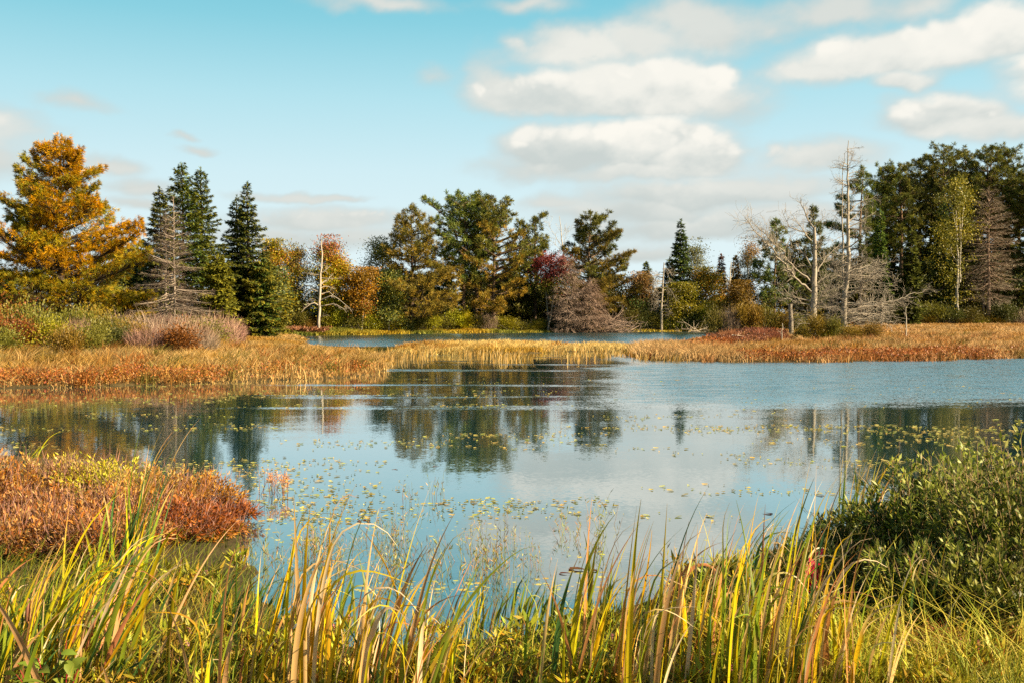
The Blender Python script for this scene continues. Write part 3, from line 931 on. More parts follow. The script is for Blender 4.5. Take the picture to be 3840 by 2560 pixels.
S_LI = [(r3((770, 640), (830, 610), (890, 535)), .08), (r3((770, 770), (830, 720), (905, 650)), .10), (r3((750, 665), (640, 655), (520, 650)), .06),
        (r3((740, 840), (640, 800), (600, 780), (540, 800), (515, 835)), .08), (r3((745, 870), (640, 820), (600, 870), (560, 950)), .08),
        (r3((740, 950), (640, 900), (610, 880)), .07), (r3((740, 1025), (670, 980), (600, 1030), (535, 1100)), .08),
        (r3((770, 960), (830, 940), (900, 905), (980, 960), (1110, 1060)), .09), (r3((770, 890), (860, 860), (930, 920)), .06),
        (r3((770, 1030), (900, 1000), (1000, 1040), (1070, 1110)), .06), (r3((755, 1165), (830, 1130), (870, 1150)), .05), (r3((760, 820), (830, 800), (940, 830)), .06),
        (r3((745, 990), (690, 950), (650, 1000), (640, 1060)), .05), (r3((765, 700), (900, 705), (1000, 715)), .04)]
snag('dead_tree', 'pale bare dead tree with drooping broken limbs among the yellow and orange maples', 79.6, S_TR, [(q, r_ * 1.25) for q, r_ in S_LI], 43, (.40, .33, .26), 3, .5, .3)
S2 = [([(2478, 1215), (2482, 1120), (2488, 1050), (2490, 985)], .15, .04)]
rng = np.random.default_rng(44)
S2L = []
for i in range(26):
    y = rng.uniform(1000, 1190); s = rng.choice([-1, 1]); L = rng.uniform(18, 48)
    S2L.append(([(2484, y), (2484 + s * L * .55, y - 2), (2484 + s * L, y + rng.uniform(10, 40))], .06))
snag('dead_spruce', 'grey dead spruce snag with drooping twigs and a broken top, left of the lone spruce', 93, S2, S2L, 44, (.33, .275, .215), 6, .9, .45)
snag('dead_stump', 'grey broken snag stub left of the silver dead pines', 66, [([(2966, 1225), (2966, 1180), (2964, 1140)], .17, .13)], [([(2962, 1150), (2940, 1130), (2915, 1125)], .03), ([(2970, 1180), (2990, 1170)], .03), ([(2962, 1200), (2935, 1190)], .025)], 45, SILVER_D, 3)
snag('dead_sapling', 'thin white dead sapling rising from the red heath left of the silver dead pines', 52, [([(2932, 1292), (2932, 1250), (2933, 1213)], .028, .015)], [([(2932, 1255), (2918, 1240)], .01), ([(2932, 1240), (2944, 1228)], .01)], 46, (.40, .34, .27), 2)
snag('dead_sapling', 'thin pale dead sapling in the grass right of the silver dead pines', 60, [([(3398, 1290), (3400, 1230), (3397, 1152)], .05, .02)], [([(3398, 1215), (3385, 1205), (3372, 1208)], .02), ([(3399, 1240), (3412, 1228)], .015), ([(3398, 1180), (3388, 1172)], .012), ([(3398, 1260), (3408, 1248), (3412, 1235)], .012)], 47, (.40, .34, .27), 2)
snag('dead_birch', 'thin bare white stem in front of the rusty dead spruce', 96, [([(2735, 1235), (2733, 1150), (2736, 1060), (2742, 985)], .10, .03)], [([(2735, 1090), (2722, 1050), (2716, 1020)], .04), ([(2736, 1060), (2750, 1020), (2752, 980)], .04), ([(2734, 1120), (2745, 1090)], .03)], 48, (.5, .43, .34), 2.5)
snag('dead_birch', 'crooked bare white stems below the bronze-topped aspen', 97, [([(2800, 1225), (2798, 1120), (2802, 1060), (2806, 1012)], .09, .04)], [([(2799, 1090), (2790, 1055), (2776, 1030)], .06), ([(2801, 1080), (2822, 1050), (2836, 1040)], .05)], 49, (.5, .43, .34), 2.5)
snag('dead_tree', 'thin bare grey tree poking up left of the round-headed centre pine', 97, [([(2115, 1225), (2118, 1060), (2115, 950), (2104, 880), (2098, 812)], .17, .02)],
     [([(2113, 940), (2085, 890), (2068, 865), (2052, 826)], .05), ([(2112, 930), (2122, 880), (2118, 840)], .03), ([(2102, 870), (2090, 850)], .02), ([(2116, 960), (2085, 920), (2062, 900)], .04), ([(2105, 890), (2120, 860)], .02)], 50, (.45, .38, .30), 5, .5, .4)

# the birch, the grey twiggy conifer at the right
rng = np.random.default_rng(60)
dBi = 97
tb = Geo()
B_ST = [([(3588, 1110), (3590, 1040), (3591, 960), (3588, 880), (3584, 790)], .16, .05), ([(3598, 1060), (3601, 960), (3604, 880), (3612, 800), (3618, 740)], .11, .04),
        ([(3590, 985), (3570, 950), (3560, 925), (3545, 915)], .07, .03), ([(3588, 880), (3578, 830), (3570, 780), (3560, 740)], .06, .02), ([(3600, 900), (3600, 820), (3598, 720)], .06, .02),
        ([(3588, 1110), (3590, 1180), (3588, 1240)], .16, .17), ([(3593, 1080), (3605, 1050), (3604, 1030)], .07, .04)]
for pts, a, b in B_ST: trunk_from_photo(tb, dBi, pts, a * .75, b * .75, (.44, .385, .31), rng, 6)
gl = Geo()
cl = []
for i in range(210):
    u = rng.random()
    if u < .62: x = rng.normal(3597, 34); y = rng.uniform(672, 900)
    elif u < .85: x = rng.normal(3545, 28); y = rng.uniform(850, 960)
    else: x = rng.normal(3570, 45); y = rng.uniform(960, 1130)
    if u < .62: x = 3597 + (x - 3597) * min(1.2, .25 + (y - 665) / 120)
    q = P2W(x, y, dBi + rng.normal(0, 1.2)); cl.append(q)
cl = np.array(cl); n = 7500
i = rng.integers(len(cl), size=n)
cc = pal(rng, len(cl), [(.19, .155, .026), (.25, .18, .03), (.13, .12, .026)], jit=.25)
leaves(gl, cl[i] + rng.normal(0, .34, (n, 3)), rng.normal(0, 1, (n, 3)) + [0, 0, -.6], rng.normal(0, 1, (n, 3)), .17 * (.6 + .8 * rng.random(n)), .11, cc[i] * np.exp(rng.normal(0, .2, (n, 1))), .45)
bb = P2W(3588, 1235, dBi)
t = thing('birch', 'yellow-leaved birch with crooked white stems before the dark pines', 'tree', bb)
for nm, g, mm in (('trunk', tb, M_BIRCH), ('crown', gl, M_LEAF)):
    for v in g.v: v -= np.array(bb, np.float32)
    part(nm, g.mesh('birch_' + nm, mm), t)
lo, hh = spot(3706, 98, 705)
gt, gc = spruce(61, hh, R_(128, 98), .24, 60, .05, [(.24, .18, .145), (.28, .22, .175), (.20, .155, .12)], .45, .022, .62, (.25, .17, .13), .40, 7, .08, flat=1.3)
tube(gt, [[-.35, .2, 0], [-.42, .2, 3], [-.2, .1, 5.5]], [.13, .11, .06], 6, (.25, .17, .13))
tree_obj('bare_larch', 'grey leafless conifer with a hazy round crown and two reddish stems at the forest edge', 'tree', (gt, gc), lo, 0, None, M_DEADWOOD, M_TWIG)

# centre group
lo, hh = spot(1546, 92, 758)
gt, gc = pine(70, hh, R_(190, 92), .08, 84, 9, 26, .32, .04, [(.18, .15, .03), (.23, .165, .032), (.12, .12, .028)], BARK_DARK, 0, 'cone', .3, .25, bias=(.05, 0), flat=.45, low_dead=12, mid_pal=[(.26, .19, .04), (.31, .21, .045), (.21, .17, .038)], thin=.05)
tree_obj('larch', 'brownish-olive larch with a thin see-through top, left end of the centre group', 'tree', (gt, gc), lo, .6)
CP = [
    ('red_pine', 'red pine with a dark straight trunk, leftmost of the tall centre pines', 1735, 93, 725, 135, 71, .34, PINE_OLIVE, None, (-.18, 0)),
    ('red_pine', 'red pine in the middle of the tall centre pines', 1785, 94, 718, 108, 72, .30, PINE_OLIVE, None, (0, 0)),
    ('red_pine', 'red pine leaning right with a long golden-brown flank, rightmost of the tall centre pines', 1848, 92, 738, 150, 73, .10, [(.15, .14, .028), (.19, .16, .03), (.10, .11, .026)], [(.27, .17, .035), (.31, .19, .04), (.21, .16, .035)], (.22, 0)),
]
for nm, lb, px, d, top, wpx, sd, z0, pl, mp, bi in CP:
    lo, hh = spot(px, d, top)
    tree_obj(nm, lb, 'tree', pine(sd, hh, R_(wpx, d), z0, 50, 8, 23, .34, .048, pl, (.10, .065, .04), .015, 'round', .6, .35, low_dead=16, bias=bi, mid_pal=mp), lo, 0)
lo, hh = spot(2005, 96, 808)
tree_obj('jack_pine', 'thin open pine with a forked stem between the tall centre pines and the crimson maple', 'tree', pine(74, hh, R_(88, 96), .25, 40, 6, 24, .40, .06, [(.085, .10, .025), (.11, .115, .028)], BARK_DARK, .01, 'cone', .5, .4), lo)
lo, hh = spot(1945, 97, 818)
tree_obj('jack_pine', 'olive pine filling the gap right of the leaning red pine', 'tree', pine(75, hh, R_(100, 97), .12, 46, 6.5, 24, .40, .06, [(.10, .10, .025), (.14, .12, .028)], BARK_DARK, .0, 'cone', .5, .4), lo)
lo, hh = spot(2200, 94, 784)
tree_obj('white_pine', 'round-headed pine with golden lower boughs behind the grey dead thicket', 'tree', pine(76, hh, R_(165, 94), .12, 72, 9, 28, .34, .045, [(.125, .125, .028), (.16, .145, .03), (.075, .095, .026)], (.14, .10, .07), .01, 'egg', .5, .28, bias=(.2, 0), low_dead=14, mid_pal=[(.20, .14, .028), (.15, .12, .025)]), lo)
lo, hh = spot(2050, 91, 938)
tree_obj('maple', 'crimson-crowned maple at the heart of the centre group', 'tree', decid(77, hh, R_(42, 91), CRIMSON, None, 11000, .125, BARK_GREY, 2, .5, [(.0, .62, .65, GREEN_OLIVE)], .9, .36), lo, 0, None, M_BARK, M_LEAF)
lo, hh = spot(2125, 90, 965)
gt, gc = spruce(78, hh, R_(72, 90),   .12, 55, .5, GREYTWIG, .50, .020, .45, (.22, .16, .12), .32, 7, .05, flat=1.3)
tree_obj('dead_thicket_tree', 'dense grey-brown leafless tree with drooping twigs right of the crimson maple', 'dead tree', (gt, gc), lo, 0, None, M_DEADWOOD, M_TWIG)
lo, hh = spot(2212, 90, 1050)
gt, gc = spruce(79, hh, R_(75, 90),     .08, 50, .5, [(.24, .17, .13), (.28, .20, .15)], .55, .024, .42, (.30, .22, .17), .32, 7, .05, flat=1.3)
tree_obj('dead_thicket_tree', 'lower grey-brown leafless tree above the brush heap', 'dead tree', (gt, gc), lo, 0, None, M_DEADWOOD, M_TWIG)
# autumn maples left of the centre
MP = [
    ('maple', 'yellow-green maple with a pale pointed top beside the paired spruces', 1038, 91, 895, 45, 80, YELLOWGREEN, [(.55, .9, .4, ORANGE)], 9500),
    ('maple', 'narrow rusty-topped maple left of the pale bare dead tree', 1105, 93, 912, 36, 81, BROWN + GREEN_OLIVE, [(.0, .7, .5, YELLOWGREEN)], 8000),
    ('maple', 'maple with a red-tipped crown straight behind the pale bare dead tree', 1196, 93, 876, 40, 82, [(.20, .17, .035), (.14, .135, .032)], [(.80, 1., .8, RED), (.62, .8, .3, RED)], 8500),
    ('maple', 'orange maple with upswept boughs just right of the pale bare dead tree', 1270, 92, 938, 44, 83, ORANGE + YELLOWGREEN, [(.0, .6, .55, YELLOWGREEN), (.85, 1, .35, RED)], 9500),
    ('maple', 'low orange-red maple sloping down toward the dark centre group', 1345, 91, 1002, 44, 84, ORANGE + OCHRE, [(.2, .5, .3, RED), (.0, .45, .5, GREEN_OLIVE)], 8000),
    ('maple', 'thin-leaved dark green tree left of the brownish larch', 1425, 94, 885, 58, 85, GREEN_MID + GREEN_OLIVE, None, 7000),
    ('maple', 'olive broad-leaved tree low between the orange-red maple and the larch', 1455, 91, 1010, 50, 86, GREEN_OLIVE + GREEN_DK, None, 7500),
    ('maple', 'rust-brown tree standing alone right of the brush heap', 2395, 95, 1018, 46, 87, [(.20, .10, .05), (.24, .12, .05), (.13, .10, .03)], [(.0, .5, .6, GREEN_MID)], 8000),
    ('poplar', 'pale green airy poplar right of the lone pointed spruce', 2605, 97, 890, 46, 88, [(.20, .21, .07), (.26, .25, .09), (.14, .16, .05)], None, 5200),
    ('maple', 'olive and orange bushy tree below the pale poplar', 2640, 95, 1000, 58, 89, GREEN_OLIVE, [(.45, .9, .4, ORANGE)], 8500),
    ('aspen', 'bronze-topped aspen with thin foliage left of the silver dead pines', 2810, 99, 885, 50, 90, [(.17, .16, .06), (.13, .13, .05), (.22, .19, .08)], [(.72, 1, .75, [(.26, .16, .06), (.32, .2, .08)])], 5200),
    ('maple', 'round olive tree filling the shore between the snag and the lone spruce', 2555, 94, 1060, 52, 91, GREEN_OLIVE + YELLOWGREEN, None, 7500),
    ('maple', 'brown-olive bushy tree at the foot of the bronze-topped aspen', 2775, 96, 1050, 52, 92, BROWN + OCHRE, None, 8000),
]
for nm, lb, px, d, top, wpx, sd, pl, pt, nl in MP:
    lo, hh = spot(px, d, top)
    tree_obj(nm, lb, 'tree', decid(sd, hh, R_(wpx, d), pl, None, int(nl * 1.7), .135, BARK_GREY, 2 if sd % 2 else 3, .16, pt, .9, .40), lo, sd, None, M_BARK, M_LEAF)
SP2 = [
    ('spruce', 'lone pointed dark spruce standing above the low trees right of centre', 2549, 95, 826, 52, 101, GREEN_DK, .75, None, BARK_DARK),
    ('spruce', 'small blue-green spruce tip behind the rust-brown tree', 2423, 100, 985, 40, 102, GREEN_MID, .8, None, BARK_DARK),
    ('spruce', 'small dark spruce touching the left side of the lone pointed spruce', 2508, 99, 970, 40, 103, GREEN_DK, .8, None, BARK_DARK),
    ('spruce', 'slender rust-brown dying spruce, left of two small spires', 2704, 98, 958, 24, 104, [(.13, .07, .045), (.17, .09, .05)], .8, None, BARK_DARK),
    ('spruce', 'slender olive-gold spruce, right of two small spires', 2759, 98, 962, 30, 105, [(.15, .11, .03), (.19, .13, .035)], .8, None, BARK_DARK),
    ('spruce', 'dark pointed spruce directly behind the tallest silver dead pine', 3296, 96, 785, 40, 106, GREEN_MID, .8, None, BARK_DARK),
    ('spruce', 'olive pointed spruce lit against the dark pine forest', 3415, 94, 858, 46, 107, [(.085, .10, .022), (.12, .12, .024)], .75, None, BARK_DARK),
    ('spruce', 'narrow black-green spruce spire left of the yellow birch', 3535, 100, 760, 38, 108, GREEN_DK, .7, None, BARK_DARK),
]
for nm, lb, px, d, top, wpx, sd, pl, pw, tp_, bk in SP2:
    lo, hh = spot(px, d, top)
    tree_obj(nm, lb, 'tree', spruce(sd, hh, R_(wpx, d), .05, 75, .32, pl, .34, .12, pw, tip_pal=tp_), lo, sd)
# pines behind the silver dead trees
lo, hh = spot(3222, 100, 608)
tree_obj('white_pine', 'layered white pine with flat green shelves behind the tallest silver dead pine', 'tree', pine(110, hh, R_(118, 100), .30, 32, 12, 32, .36, .045, [(.15, .165, .03), (.20, .19, .034), (.07, .10, .028)], BARK_DARK, 0, 'egg', .3, .06, bias=(-.22, 0), flat=.4), lo)
lo, hh = spot(2905, 92, 816)
tree_obj('jack_pine', 'dark open pine left of the limb-sweeping silver dead pine', 'tree', pine(111, hh, R_(82, 92), .18, 34, 6.5, 26, .42, .065, PINE_OLIVE, BARK_DARK, 0, 'egg', .5, .35), lo)
lo, hh = spot(3045, 95, 772)
tree_obj('white_pine', 'green-topped pine directly behind the limb-sweeping silver dead pine', 'tree', pine(112, hh, R_(88, 95), .10, 44, 7, 26, .42, .06, [(.085, .105, .026), (.12, .125, .03)], BARK_DARK, 0, 'cone', .6, .35), lo)
lo, hh = spot(2975, 97, 900)
tree_obj('white_pine', 'low olive pine filling behind the limbs of the silver dead pine', 'tree', pine(113, hh, R_(105, 97), .05, 44, 7, 24, .42, .065, [(.12, .11, .024), (.16, .13, .026), (.07, .08, .02)], BARK_DARK, 0, 'egg', .45, .25), lo)
lo, hh = spot(3120, 99, 930)
tree_obj('white_pine', 'dark low pine between the two silver dead pines', 'tree', pine(114, hh, R_(95, 99), .05, 44, 7, 24, .42, .065, GREEN_DK, BARK_DARK, 0, 'egg', .45, .25), lo)
# red pine forest on the right
RP = [
    (3310, 104, 602, 82, 0, 'red pine at the left end of the tall right-hand forest'), (3385, 103, 590, 88, 1, 'red pine with a leaning dark trunk, near the left end of the right-hand forest'),
    (3452, 106, 575, 84, 2, 'red pine in the shoulder of the right-hand forest left of its highest crown'), (3532, 104, 522, 108, 3, 'highest red pine of the right-hand forest, above the yellow birch'),
    (3622, 107, 545, 86, 1, 'red pine between the highest crown and the twin crowns at the right'), (3700, 104, 528, 88, 2, 'left one of the twin red pine crowns above the grey leafless conifer'),
    (3778, 105, 534, 94, 0, 'right one of the twin red pine crowns above the grey leafless conifer'), (3850, 102, 632, 92, 3, 'lower dark red pine cut by the right edge of the photo'),
    (3345, 112, 640, 86, 2, 'shaded red pine set back behind the left end of the right-hand forest'), (3490, 113, 640, 90, 0, 'shaded red pine set back between the highest crown and the forest shoulder'),
    (3580, 114, 625, 90, 2, 'shaded red pine set back behind the yellow birch'), (3665, 114, 640, 88, 3, 'shaded red pine set back left of the grey leafless conifer'),
    (3740, 113, 650, 92, 1, 'shaded red pine set back right of the grey leafless conifer'), (3810, 112, 640, 92, 0, 'shaded red pine set back near the right edge of the forest'),
]
protos = []
for i in range(4):
    gt, gc = pine(120 + i, 20.0, 2.9, (.48, .42, .50, .40)[i], 52, 8.0, 28, .34, .042, [(.135, .14, .03), (.20, .175, .034), (.085, .10, .027)], (.10, .065, .045), (.01, -.03, .02, 0)[i], 'round', .6, .38, low_dead=14)
    o = tree_obj('red_pine', 'x', 'tree', (gt, gc), (0, 0, 0))
    protos.append([o, False])
for px, d, top, wpx, k, lb in RP:
    lo, hh = spot(px, d, top); s = hh / 20.0; sx = R_(wpx, d) / 2.9 * 1.12
    o, used = protos[k]
    if not used: move(o, lo, px * 1.0, (sx, sx, s)); o['label'] = lb; o['group'] = 'red pines of the right-hand forest'; protos[k][1] = True
    else: dup(o, lb, lo, px * 1.7, (sx, sx, s), None, 'red pines of the right-hand forest')

for px, d, top, wpx, k, lb in ((3935, 100, 600, 92, 1, 'red pine beyond the right edge of the photo, nearest to it'), (4030, 103, 560, 95, 2, 'red pine beyond the right edge of the photo, second from it'), (4130, 99, 590, 95, 0, 'red pine beyond the right edge of the photo, third from it'), (4240, 102, 570, 95, 3, 'red pine beyond the right edge of the photo, farthest from it')):
    lo, hh = spot(px, d, top); s = hh / 20.0; sx = R_(wpx, d) / 2.9 * 1.12
    dup(protos[k][0], lb, lo, px * 1.7, (sx, sx, s), None, 'red pines of the right-hand forest')

# filler trees behind and between: understory, told apart by the tree they stand beside
LANDM = [(228, 'the golden pine'), (606, 'the spruce clump'), (690, 'the tallest spruce'), (915, 'the paired spruces'), (1038, 'the yellow-green maple'), (1196, 'the pale bare dead tree'), (1345, 'the orange-red maple'),
         (1546, 'the brownish larch'), (1738, 'the leftmost tall centre pine'), (1850, 'the leaning red pine'), (2050, 'the crimson maple'), (2125, 'the grey dead thicket tree'), (2200, 'the round-headed pine'), (2285, 'the brush heap'), (2395, 'the rust-brown tree'),
         (2484, 'the drooping grey snag'), (2549, 'the lone pointed spruce'), (2605, 'the pale poplar'), (2704, 'the rust-brown spire'), (2760, 'the olive-gold spire'), (2810, 'the bronze-topped aspen'), (2905, 'the dark open pine'), (3051, 'the limb-sweeping dead pine'),
         (3170, 'the tallest dead pine'), (3296, 'the spruce behind the tallest dead pine'), (3415, 'the olive pointed spruce'), (3535, 'the black-green spire'), (3590, 'the yellow birch'), (3706, 'the grey leafless conifer'), (3830, 'the pine at the right edge')]
_used = set()


def near_label(desc, px, forms=('just left of', 'just right of', 'below', 'at the foot of', 'in front of', 'beside')):
    ls = sorted(LANDM, key=lambda q: abs(q[0] - px))[:4]
    for x, nm in ls:
        for f in ((forms[0] if px < x - 8 else forms[1] if px > x + 8 else forms[2]), *forms[2:]):
            lb = f'{desc} {f} {nm}'
            if lb not in _used:
                _used.add(lb); return lb
    raise ValueError(desc)


FP = []
for i, (pl, kind) in enumerate(((GREEN_DK + GREEN_OLIVE, 'd'), (GREEN_OLIVE + BROWN, 'd'), (GREEN_DK, 's'), (GREEN_MID, 's'), (GREEN_OLIVE, 'd'))):
    if kind == 'd': ge = decid(140 + i, 6.0, 1.9, pl, None, 8500, .22, BARK_DARK, 3, .1, None, 1.0, .45)
    else: ge = spruce(140 + i, 6.0, 1.6, .03, 60, .3, pl, .34, .13, .6)
    FP.append([tree_obj(('understory_tree', 'young_spruce')[kind == 's'], 'x', 'tree', ge, (0, 0, 0), 0, None, M_BARK, M_LEAF if kind == 'd' else M_NEEDLE), False])
FD = ['dark green understory tree', 'brown-olive understory tree', 'dark young spruce', 'mid-green young spruce', 'olive understory tree']
FILL = []
rng = np.random.default_rng(7)
for px in range(1010, 2920, 62):
    top = 1105 + rng.uniform(-25, 40)
    if 2210 < px < 2480 or 2640 < px < 2760: top = max(top, 1090)
    FILL.append((px + rng.uniform(-15, 15), 97 + rng.uniform(0, 5), top, int(rng.choice([0, 1, 2, 3, 4], p=[.3, .2, .2, .1, .2]))))
for px in range(3000, 3860, 54):
    FILL.append((px + rng.uniform(-15, 15), 103 + rng.uniform(0, 5), rng.uniform(960, 1070), int(rng.choice([0, 1, 2, 3, 4], p=[.45, .05, .3, .05, .15]))))
for px in range(3280, 3880, 66):
    FILL.append((px + rng.uniform(-15, 15), 108 + rng.uniform(0, 5), rng.uniform(860, 980), int(rng.choice([0, 2, 4], p=[.5, .4, .1]))))
for px in range(1480, 2300, 52):
    FILL.append((px + rng.uniform(-15, 15), 98 + rng.uniform(0, 3), 1050 + rng.uniform(-30, 40), int(rng.choice([0, 2, 4], p=[.5, .3, .2]))))
for px in (-700, -560, -430, -310, -200, -120, -40, 20, 330, 400, 450, 520, 570, 840, 965): 
    FILL.append((px, 68 + rng.uniform(0, 6), rng.uniform(990, 1060), int(rng.choice([0, 2, 3]))))
for px, d, top, k in FILL:
    lo, hh = spot(px, d, top); s = hh / 6.0
    lb = near_label(FD[k], px, ('behind and just left of', 'behind and just right of', 'behind', 'half hidden behind', 'in the shade behind', 'deep behind'))
    o, used = FP[k]; sx = s * rng.uniform(.85, 1.25)
    sx = min(sx, 1.3); tint = tuple(np.array([1, 1, 1.]) * rng.uniform(.8, 1.2))
    if not used: move(o, lo, px, (sx, sx, s), tint); o['label'] = lb; FP[k][1] = True
    else: dup(o, lb, lo, px, (sx, sx, s), tint)

# ------------------------------------------------------------------ shrubs along the shores
BK = {}
for nm, ge in (('bush_a', bush(160, 2.4, 1.7, [(.9, .9, .9)], 4600, .115)), ('bush_b', bush(161, 2.8, 1.4, [(.9, .9, .9)], 4600, .115)), ('bush_c', bush(162, 2.0, 1.9, [(.9, .9, .9)], 4400, .115)),
               ('twig_a', twiggy(163, 2.6, 1.5, [(.8, .8, .8)])), ('twig_b', twiggy(164, 3.0, 1.3, [(.8, .8, .8)]))):
    BK[nm] = (ge[0].mesh('bush_stems', M_BARK), ge[1].mesh('bush_leaves', M_LEAF if nm[0] == 'b' else M_TWIG), (2.4, 2.8, 2.0, 2.6, 3.0)['bush_a bush_b bush_c twig_a twig_b'.split().index(nm)], (1.7, 1.4, 1.9, 1.5, 1.3)['bush_a bush_b bush_c twig_a twig_b'.split().index(nm)])
TINT = {'yg': ('yellow-green bush', (.30, .27, .035)), 'y': ('bright yellow bush', (.42, .32, .03)), 'ol': ('olive bush', (.18, .16, .035)), 'dk': ('dark green bush', (.105, .115, .03)), 'gr': ('green bush', (.18, .165, .035)), 'ru': ('rust-brown bush', (.26, .10, .04)),
        'oc': ('ochre bush', (.27, .18, .04)), 'cr': ('crimson bush', (.30, .04, .05)), 'gt': ('grey leafless brush', (.34, .25, .185)), 'pk': ('pinkish leafless brush', (.37, .225, .175)), 'rd': ('red-brown heath shrub', (.30, .13, .08))}


def put_bush(px, d, top, wpx, code, k=None, lb=None):
    desc, col = TINT[code]
    if k is None: k = rng.choice(['twig_a', 'twig_b']) if code in ('gt', 'pk', 'rd') else rng.choice(['bush_a', 'bush_b', 'bush_c'])
    st, lv, w, h = BK[k]
    x_ = P2W(px, HOR, d).x; lo = (x_, d, gz(x_, d) - .05); hh = P2W(px, top, d).z - lo[2]
    o = thing('bush', lb or near_label(desc, px), 'bush', lo, rng.uniform(0, 6.3))
    s = R_(wpx, d) * 2 / w
    o.scale = (s, s, hh / h)
    o.color = (*col, 1)
    a = part('stems', st, o); b = part('foliage', lv, o)
    a.color = (1, 1, 1, 1); b.color = (*(np.array(col) * rng.uniform(.85, 1.15)), 1)


rng = np.random.default_rng(9)
SH = [(1000, 1175, 40, 'yg'), (1062, 1190, 42, 'ol'), (1120, 1165, 45, 'ol'), (1165, 1195, 40, 'oc'), (1240, 1165, 42, 'yg'), (1290, 1150, 45, 'yg'), (1335, 1180, 42, 'gr'), (1385, 1170, 48, 'yg'), (1425, 1190, 40, 'ol'), (1472, 1160, 38, 'y'), (1515, 1195, 42, 'dk'),
      (1565, 1180, 45, 'ol'), (1612, 1175, 45, 'yg'), (1660, 1190, 40, 'ol'), (1712, 1165, 46, 'yg'), (1745, 1165, 44, 'y'), (1790, 1190, 42, 'gr'), (1832, 1170, 40, 'gt'), (1870, 1190, 42, 'yg'), (1912, 1190, 46, 'yg'), (1955, 1205, 40, 'ol'), (2012, 1200, 42, 'yg'),
      (2075, 1195, 45, 'dk'), (2150, 1205, 42, 'yg'), (2190, 1200, 42, 'gr'), (2370, 1150, 46, 'gr'), (2412, 1145, 45, 'dk'), (2452, 1175, 40, 'ol'), (2505, 1190, 42, 'yg'), (2545, 1165, 42, 'dk'), (2592, 1150, 48, 'dk'), (2640, 1145, 46, 'yg'), (2690, 1165, 44, 'ol'), (2738, 1150, 48, 'gt'),
      (2775, 1140, 48, 'oc'), (2830, 1140, 50, 'oc'), (2880, 1145, 50, 'ol'), (2930, 1165, 45, 'oc'), (2985, 1180, 42, 'ol')]
for px, top, w, c in SH: put_bush(px, float(np.interp(px, [950, 1350, 1700, 2000, 2300, 2640], [82, 82, 87, 89.5, 93.5, 94])) if px < 2650 else 84, top, w, c)
for px, top, w, c in ((3060, 1180, 45, 'oc'), (3120, 1195, 42, 'ol'), (3010, 1225, 40, 'oc'), (3100, 1238, 42, 'yg'), (3195, 1225, 45, 'oc'), (3260, 1215, 50, 'oc'), (2860, 1225, 62, 'rd'), (2735, 1232, 45, 'rd'), (2800, 1250, 40, 'ol'), (2925, 1245, 45, 'rd')): put_bush(px, 56, top, w, c)
for px, top, w, c in ((3330, 1130, 60, 'dk'), (3420, 1150, 60, 'dk'), (3500, 1140, 60, 'ol'), (3560, 1150, 55, 'dk'), (3640, 1150, 60, 'ol'), (3720, 1185, 50, 'oc'), (3780, 1140, 60, 'dk'), (3840, 1160, 60, 'gt'), (3460, 1180, 55, 'oc'), (3600, 1195, 50, 'oc'), (3680, 1200, 50, 'yg')): put_bush(px, 97, top, w, c)
LB = [(-180, 1150, 120, 'oc', 40), (-300, 1140, 120, 'ol', 42), (-430, 1150, 120, 'gt', 42), (-560, 1140, 120, 'gr', 42), (-260, 1190, 110, 'ru', 35), (-420, 1200, 110, 'oc', 35), (40, 1120, 120, 'ru', 44), (130, 1145, 110, 'ol', 40), (-60, 1150, 120, 'oc', 40), (250, 1165, 95, 'gr', 41), (180, 1205, 80, 'yg', 36), (60, 1190, 110, 'ru', 36), (330, 1160, 90, 'oc', 42), (410, 1190, 80, 'gr', 36), (500, 1205, 62, 'oc', 35), (440, 1225, 60, 'dk', 34), (565, 1165, 100, 'gt', 42), (640, 1170, 110, 'pk', 43), (720, 1168, 105, 'gt', 44), (800, 1172, 95, 'pk', 47),
      (620, 1195, 100, 'gt', 37), (700, 1195, 105, 'pk', 38), (770, 1200, 90, 'ol', 40), (850, 1195, 70, 'pk', 52), (560, 1215, 90, 'pk', 34), (660, 1220, 90, 'ru', 34), (740, 1225, 80, 'gt', 35), (330, 1215, 80, 'ol', 33), (260, 1235, 80, 'oc', 32), (930, 1190, 45, 'cr', 66), (985, 1185, 48, 'y', 68), (1035, 1205, 40, 'ol', 72), (880, 1190, 45, 'pk', 60), (300, 1190, 60, 'pk', 38),
      (150, 1180, 70, 'gr', 38), (0, 1225, 90, 'ol', 33), (450, 1165, 70, 'gt', 43)]
for px, top, w, c, d in LB: put_bush(px, d, top, w, c)

# ------------------------------------------------------------------ fallen wood
def heap(name, label, pxs, base, top, d, n, seed, cols, L=(1.0, 2.6)):
    r = np.random.default_rng(seed); g = Geo()
    x0 = P2W(pxs[0], base, d).x; x1 = P2W(pxs[1], base, d).x; hz = P2W(0, top, d).z - P2W(0, base, d).z
    z0 = gz((x0 + x1) / 2, d); cx = (x0 + x1) / 2; hw = (x1 - x0) / 2
    for i in range(n):
        u = r.uniform(-1, 1); e = max(.15, 1 - u * u)
        p = np.array([u * hw, r.normal(0, .6), .05 + hz * e * r.random() ** 1.2])
        a = r.normal(0, .5) + (math.pi if r.random() < .5 else 0)
        dr = np.array([math.cos(a), math.sin(a) * .6, r.normal(.12, .3)])
        grow(g, r, p, dr, r.uniform(*L), r.uniform(.012, .05), 1 if r.random() < .5 else 0, np.array(cols[r.integers(len(cols))]) * r.uniform(.8, 1.2), 4, -.2, .5, .5, 4, None, .008)
    for v in g.v: v[:, 2] = np.maximum(v[:, 2], -.02)
    solo(name, g.mesh(name, M_DEADWOOD), label, 'brush heap', (cx, d, z0))


